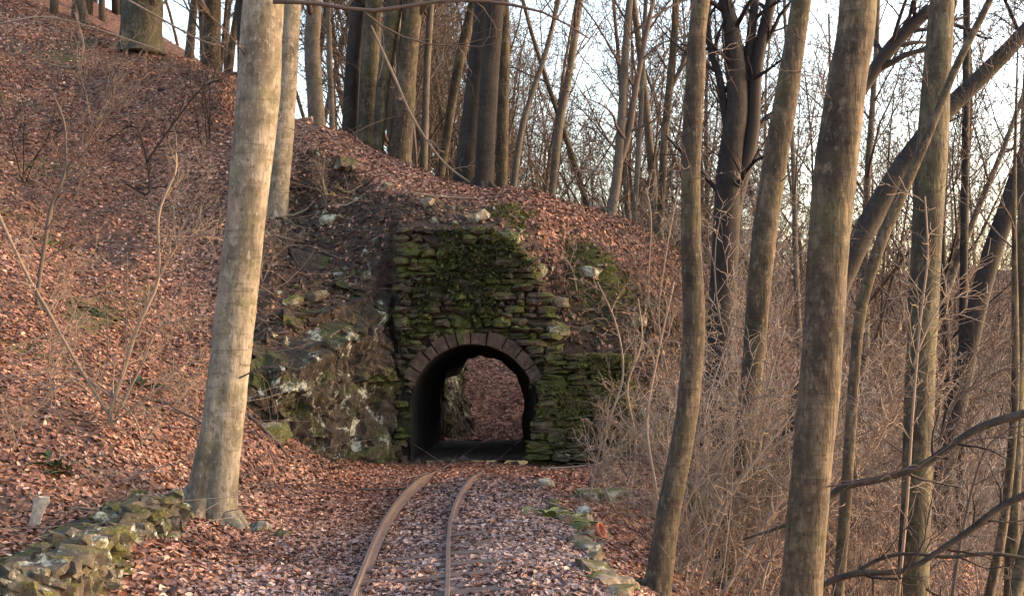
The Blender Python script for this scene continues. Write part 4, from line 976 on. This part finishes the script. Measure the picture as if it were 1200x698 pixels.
# ------------------------------------------------------------------ small things
sx, sy, sz = P(38, 620, 10.9); sz = h1(sx, sy)
m = MB()
prof_h = [0, .10, .2, .27, .31]; wd = [.050, .052, .060, .075, .066]
vv = []
for hh, w in zip(prof_h, wd):
    off = 0.10 * hh / .3
    for a, b in ((-w, -.02), (-w * .2, -.032), (w, -.022), (w * .9, .02), (-w * .8, .022)): vv.append((off + a, b, hh + (0.02 * math.sin(a * 60) if hh > .25 else 0)))
I = np.arange(25).reshape(5, 5); J = np.roll(I, -1, 1)
m.add(vv + [(0.10, 0, .305)], np.stack([I[:-1], J[:-1], J[1:], I[1:]], -1).reshape(-1, 4), [(20 + k, 20 + (k + 1) % 5, 25) for k in range(5)])
tag(link('wooden_stake', m.mesh('wooden_stake', M['stake'], False), None, (sx, sy, sz - 0.02), (0, 0, 0), (.82, .82, .9)), 'short bleached white stump of wood standing behind the dry stone wall', 'stake')

px_, py_, pz_ = P(693, 622, 12.6); pz_ = h1(px_, py_)
m = MB(); a = np.linspace(0, 2 * math.pi, 15)[:-1]
rings = [(.055, 0), (.085, .12), (.098, .12), (.098, .15), (.086, .15), (.078, .12), (.05, .015)]
V = np.array([(rd * math.cos(t), rd * math.sin(t), zz) for rd, zz in rings for t in a]); n = 14
I = np.arange(len(rings) * n).reshape(-1, n); J = np.roll(I, -1, 1)
m.add(np.vstack([V, [(0, 0, 0), (0, 0, .015)]]), np.stack([I[:-1], J[:-1], J[1:], I[1:]], -1).reshape(-1, 4),
      [(98, (k + 1) % n, k) for k in range(n)] + [(99, 84 + k, 84 + (k + 1) % n) for k in range(n)])
pot_scale = (0.8, 0.8, 0.8)
pot = link('flower_pot', m.mesh('flower_pot', M['pot'], True), None, (px_, py_, max(pz_, -0.12) + .02), (math.radians(68), 0.1, math.radians(60)), pot_scale)
tag(pot, 'small terracotta pot tipped over beside the fern clump', 'flower pot')

def fern(px, py, Y, n, L, label, mat, seed, name='fern_clump', spread=.12):
    rg = random.Random(seed); x, y, z = P(px, py, Y); z = h1(x, y)
    rt = empty(name, (x, y, z), label, 'plant')
    for k in range(n):
        a = rg.uniform(0, 6.28); el = rg.uniform(.5, 1.3); l = L * rg.uniform(.6, 1.2); m = MB()
        bx, by = rg.gauss(0, spread), rg.gauss(0, spread * .7); bz = h1(x + bx, y + by) - z
        N = 7; vq = []
        for i in range(N):
            t = i / (N - 1); w = l * .16 * math.sin(math.pi * min(t * .9 + .12, 1)) ; c = math.cos(el) + t * .5
            cx, cy, cz = bx + math.cos(a) * l * t * c, by + math.sin(a) * l * t * c, bz + l * (math.sin(el) * t - .55 * t * t)
            vq += [(cx - math.sin(a) * w, cy + math.cos(a) * w, cz + w * .4), (cx, cy, cz), (cx + math.sin(a) * w, cy - math.cos(a) * w, cz + w * .4)]
        q = []
        for i in range(N - 1):
            for j in (0, 1): q.append((3 * i + j, 3 * i + j + 1, 3 * i + j + 4, 3 * i + j + 3))
        m.add(vq, q); link('frond', m.mesh('frond', M[mat], True), rt)
fern(666, 602, 13.4, 60, .26, 'pale green plant clump spilling over the gravel edge', 'green', 5)
fern(70, 572, 12.2, 12, .2, 'dark fern sprig among leaves above the white stump', 'fern', 6)
fern(170, 432, 16.2, 12, .26, 'dark fern behind the hazel sapling', 'fern', 7)
fern(118, 378, 18, 10, .3, 'dark low plant high on the leafy slope', 'fern', 8)
fern(60, 265, 19.5, 12, .25, 'small yellowish tuft on the slope by the crooked sapling', 'green', 9)

# ------------------------------------------------------------------ loose cover: leaves, gravel, moss, litter twigs
def scatter(n, x0, x1, y0, y1, seed, dens):
    g = np.random.default_rng(seed); x = g.uniform(x0, x1, n); y = g.uniform(y0, y1, n)
    nn = nrm(x, y); d = dens(x, y) / np.clip(nn[:, 2], .3, 1)
    face = (x > -1.85) & (x < 0.75) & (((y > 20.02) & (y < 20.44)) | ((y > 24.05) & (y < 24.4)))
    k = (g.random(n) < d) & ~face
    return x[k], y[k], nn[k], g
def infield(x, y, m=0.6): return (np.abs(x) < y * 0.375 + m)
def leaves(name, n, box, seed, dens, label, size=(0.035, 0.085), tilt=0.30, tone=(0.48, 0.20), huef=None, lift=0.012):
    x, y, nn, g = scatter(n, *box, seed, dens); k = len(x)
    z = hgt(x, y) + lift * g.random(k)
    N = nn + g.normal(0, tilt, (k, 3)); N /= np.linalg.norm(N, axis=1)[:, None]
    a = g.uniform(0, 2 * math.pi, k); ref = np.stack([np.cos(a), np.sin(a), np.zeros(k)], -1)
    U = np.cross(N, ref); U /= np.linalg.norm(U, axis=1)[:, None]; W = np.cross(N, U)
    L = g.uniform(*size, k)[:, None]; wd = L * g.uniform(.26, .40, k)[:, None]; cu = L * g.uniform(-.05, .32, k)[:, None]; be = L * g.uniform(-.2, .3, k)[:, None]
    c = np.stack([x, y, z], -1)
    pts = [c - U * L * .5 + N * be * .6, c - U * L * .12 + W * wd + N * cu, c + U * L * .22 + W * wd * .8 + N * cu, c + U * L * .5 + N * be, c + U * L * .22 - W * wd * .8 + N * cu, c - U * L * .12 - W * wd + N * cu]
    V = np.stack(pts, 1).reshape(-1, 3)
    b = np.arange(k)[:, None] * 6
    Q = np.concatenate([b + np.array([[0, 3, 2, 1]]), b + np.array([[0, 5, 4, 3]])])
    q3 = np.stack([x, y, np.zeros(k)], -1)
    tn = np.clip(g.normal(tone[0], tone[1], k) + 0.17 * fbm(q3 * .55, 4, seed), 0, 1)
    hu = np.zeros(k) if huef is None else huef(x, y)
    m = MB(); m.add(V, Q, tone=np.repeat(tn, 6), hue=np.repeat(hu, 6))
    return tag(link(name, m.mesh(name, M['leaf'], False)), label, 'leaves', None, 'stuff')

def d_hill(x, y):
    q = np.stack([x, y, np.zeros_like(x)], -1)
    d = 0.95 * (1 - 0.86 * bankmask(x, y)) * (1 - 0.85 * mossmask(x, y)) * (0.25 + 0.75 * sstep(-0.75, -0.2, fbm(q * .9, 3, 71)))
    return d * infield(x, y) * (y < 38) * (cliffY(x) * 0 + 1)
def d_track(x, y):
    rail = np.minimum(np.abs(x - tX(y) - GAUGE / 2), np.abs(x - tX(y) + GAUGE / 2)) < 0.062
    slp = np.zeros_like(x)
    for s in SLY: slp = np.maximum(slp, (np.abs(y - s) < 0.10) * (x - tX(s) < 0.66) * (x - tX(s) > -.28))
    d = np.where(rail & (y < 18.0), 0.0, 1.0) * (1 - np.where(x > tX(y) + .3, 0.95, 0.0) * slp * (y < 12.8)) * (1 - 0.3 * gravelmask(x, y))
    return d * infield(x, y)
def hue_t(x, y):
    g_ = gravelmask(x, y); red = sstep(12.5, 18.5, y) * (1 - g_)
    return np.where(RNG.random(len(x)) < g_ * .8, 1.0, 0.0) + np.where(RNG.random(len(x)) < red * .75, 2.0, 0.0)
leaves('leaf_litter', 300000, (-14, -2.2, 9, 37), 1, lambda x, y: d_hill(x, y) * ((y < cliffY(x) - .2) | (y > cliffY(x) - .2)), 'brown beech leaves covering the left hillside')
leaves('leaf_litter', 80000, (-2.3, 1.1, 7.5, 20.2), 2, d_track, 'brown and red leaves lying over the track bed', (0.03, 0.07), .34, (.48, .20), hue_t)
leaves('leaf_litter', 62000, (-2.2, 6, 20.4, 26.2), 3, lambda x, y: d_hill(x, y) * .85, 'brown leaves over the ridge above the tunnel', tone=(.40, .2))
leaves('leaf_litter', 60000, (0.6, 9, 8, 24), 4, lambda x, y: d_hill(x, y) * .6 * (x > shoulderX(y)), 'brown leaves on the slope falling away right of the track', tone=(.42, .22))
leaves('leaf_litter', 16000, (-2.5, 2.5, 24.3, 34), 5, lambda x, y: np.ones_like(x), 'tan leaves, painted paler as daylight, on the bank beyond the tunnel', (.035, .08), .3, (.68, .18))  # leaf tone raised to paint brighter daylight beyond the exit

# gravel
def gravel():
    def d(x, y): return gravelmask(x, y) * infield(x, y) * (x > tX(y) + .68)
    x, y, nn, g = scatter(9000, -2.2, .8, 8, 18, 8, d); k = len(x); z = hgt(x, y) + .004
    s = g.uniform(.008, .022, k)
    base = np.array([(1, 0, 0), (0, 1, 0), (-1, 0, 0), (0, -1, 0), (0, 0, .8), (0, 0, -.8)], float)
    V = np.stack([x, y, z], -1)[:, None] + (base[None] + g.normal(0, .25, (k, 6, 3))) * s[:, None, None]
    T = np.array([(0, 1, 4), (1, 2, 4), (2, 3, 4), (3, 0, 4), (1, 0, 5), (2, 1, 5), (3, 2, 5), (0, 3, 5)])
    m = MB(); m.add(V.reshape(-1, 3), None, (np.arange(k)[:, None, None] * 6 + T[None]).reshape(-1, 3))
    tag(link('gravel', m.mesh('gravel', M['gravel'], False)), 'grey gravel showing between the leaves beside the rails', 'gravel', None, 'stuff')
gravel()

# fine litter: dead twigs, rootlets and stalks over the earth bank and the right slope
def litter(name, n, box, seed, dens, label, L=(.12, .5), rad=.004, mat='twig', up=.35):
    x, y, nn, g = scatter(n, *box, seed, dens); m = MB(); z = hgt(x, y)
    for i in range(len(x)):
        a = g.uniform(0, 6.28); l = g.uniform(*L); dv = np.array([math.cos(a), math.sin(a), 0]); dv = dv - nn[i] * dv.dot(nn[i]) + nn[i] * g.uniform(0, up); 
        p0 = np.array([x[i], y[i], z[i]]); k = g.normal(0, .12 * l, 3); t = np.array([0, .35, .7, 1.0])[:, None]
        tube(m, p0 + dv * l * t + k * (t * (1 - t)) * 3 + nn[i] * .01, [rad, rad * .9, rad * .7, rad * .4], 3)
    return tag(link(name, m.mesh(name, M[mat], True)), label, 'twigs', None, 'stuff')
litter('twig_litter', 2600, (-4.2, 3.0, 18, 22.4), 21, lambda x, y: bankmask(x, y) * .55, 'dry twigs and rootlets matted over the earth bank')
litter('twig_litter', 900, (-4.2, 3.0, 18, 22.4), 22, lambda x, y: bankmask(x, y) * .5, 'pale dry stalks on the earth bank', (.15, .6), .004, 'twig_pale', .8)
litter('twig_litter', 2600, (-11, -2.6, 10, 28), 23, lambda x, y: infield(x, y) * .5, 'dry twigs scattered over the leafy hillside', (.2, .9), .0045, 'twig', .5)
litter('twig_litter', 1400, (-11, -2.6, 10, 28), 26, lambda x, y: infield(x, y) * .5, 'pale thin twigs scattered over the leafy hillside', (.3, 1.4), .005, 'twig_pale', .8)
litter('twig_litter', 5200, (1.2, 10, 9, 26), 24, lambda x, y: infield(x, y) * .55, 'brown dead stalks standing thick on the right slope', (.3, 1.1), .0045, 'twig', 1.8)
litter('twig_litter', 2200, (1.2, 10, 9, 26), 25, lambda x, y: infield(x, y) * .5, 'pale dead stalks on the right slope', (.3, 1.2), .004, 'twig_pale', 1.6)

# moss cushions on the lip above the wing wall and the crest
def mosstufts(n, box, seed, dens, label, h=(.02, .05)):
    x, y, nn, g = scatter(n, *box, seed, dens); k = len(x); z = hgt(x, y)
    a = g.uniform(0, 6.28, k); s = g.uniform(*h, k); tip = nn + g.normal(0, .5, (k, 3))
    c = np.stack([x, y, z], -1); e = np.stack([np.cos(a), np.sin(a), np.zeros(k)], -1) * s[:, None] * .35
    V = np.stack([c - e, c + e, c + tip * s[:, None]], 1).reshape(-1, 3)
    m = MB(); m.add(V, None, np.arange(3 * k).reshape(-1, 3))
    tag(link('moss', m.mesh('moss', M['moss'], False)), label, 'moss', None, 'stuff')
mosstufts(60000, (-1.0, 4, 20.4, 24.6), 31, lambda x, y: sstep(.2, .6, mossmask(x, y)), 'green moss along the lip and crest above the tunnel')

def wallmoss(n, x0, x1, z0, z1, yf_, seed, keep, parent, org, thr=0.0, sz=(.015, .045), mt='moss_dark'):
    g = np.random.default_rng(seed); x = g.uniform(x0, x1, n); z = g.uniform(z0, z1, n); y = yf_ - g.uniform(.06, .16, n)
    q = np.stack([x * 1.3, z * 1.3, z * 0], -1)
    k = (fbm(q, 4, seed) + g.normal(0, .12, n) > thr) & keep(x, z); x, y, z = x[k], y[k], z[k]; n = len(x)
    s = g.uniform(*sz, n)[:, None]; c = np.stack([x, y, z], -1); e = np.stack([g.normal(0, 1, n), g.normal(0, .4, n), g.normal(0, 1, n)], -1) * s * .5
    tip = np.stack([g.normal(0, .5, n), -np.abs(g.normal(.9, .3, n)), g.normal(-.25, .5, n)], -1) * s
    m = MB(); m.add(np.stack([c - e, c + e, c + tip], 1).reshape(-1, 3), None, np.arange(3 * n).reshape(-1, 3), shade=np.repeat(g.random(n), 3))
    tag(link('moss', m.mesh('moss', M[mt], False, org), parent), kind='stuff')
wallmoss(26000, -1.78, 0.6, 0.2, 3.45, yf, 71, lambda x, z: (z < np.interp(x, [-1.8, -0.3, 0.05, 0.30, 0.45, 0.55, 0.66], [3.45, 3.44, 3.25, 2.95, 2.55, 2.15, 1.75])) & (np.hypot(x - TX, np.maximum(z - TZ, 0)) > TR + .34) & (z > 2.05 + .3 * np.sin(x * 5)), portal, (TX, 20.2, 0), 0.05)
wallmoss(16000, 0.25, 1.74, 0.15, 1.6, 19.97, 72, lambda x, z: x > .22 + .2 * z, wing, (0.95, 19.95, 0.1), 0.16, (.012, .028), 'moss_olive')

# clods and chips that roughen the earth bank
def clods(n, box, seed, dens, label, size, mat):
    x, y, nn, g = scatter(n, *box, seed, dens); k = len(x); z = hgt(x, y)
    s_ = g.uniform(*size, k) ** 1.0
    base = np.array([(1, 0, 0), (0, 1, 0), (-1, 0, 0), (0, -1, 0), (0, 0, .8), (0, 0, -.8)], float)
    V = np.stack([x, y, z], -1)[:, None] + (base[None] + g.normal(0, .33, (k, 6, 3))) * s_[:, None, None] * g.uniform(.5, 1.3, (k, 1, 3))
    T = np.array([(0, 1, 4), (1, 2, 4), (2, 3, 4), (3, 0, 4), (1, 0, 5), (2, 1, 5), (3, 2, 5), (0, 3, 5)])
    m = MB(); m.add(V.reshape(-1, 3), None, (np.arange(k)[:, None, None] * 6 + T[None]).reshape(-1, 3))
    tag(link('earth_clods', m.mesh('earth_clods', M[mat], False)), label, 'clods', None, 'stuff')
clods(9000, (-4.4, 3.2, 18, 22.3), 81, lambda x, y: bankmask(x, y) * .8, 'dark earth clods on the bank round the tunnel', (.02, .07), 'clod')
clods(1500, (-4.2, 3.0, 18, 22.2), 82, lambda x, y: bankmask(x, y) * .6, 'pale stone chips in the bank round the tunnel', (.02, .08), 'boulder')
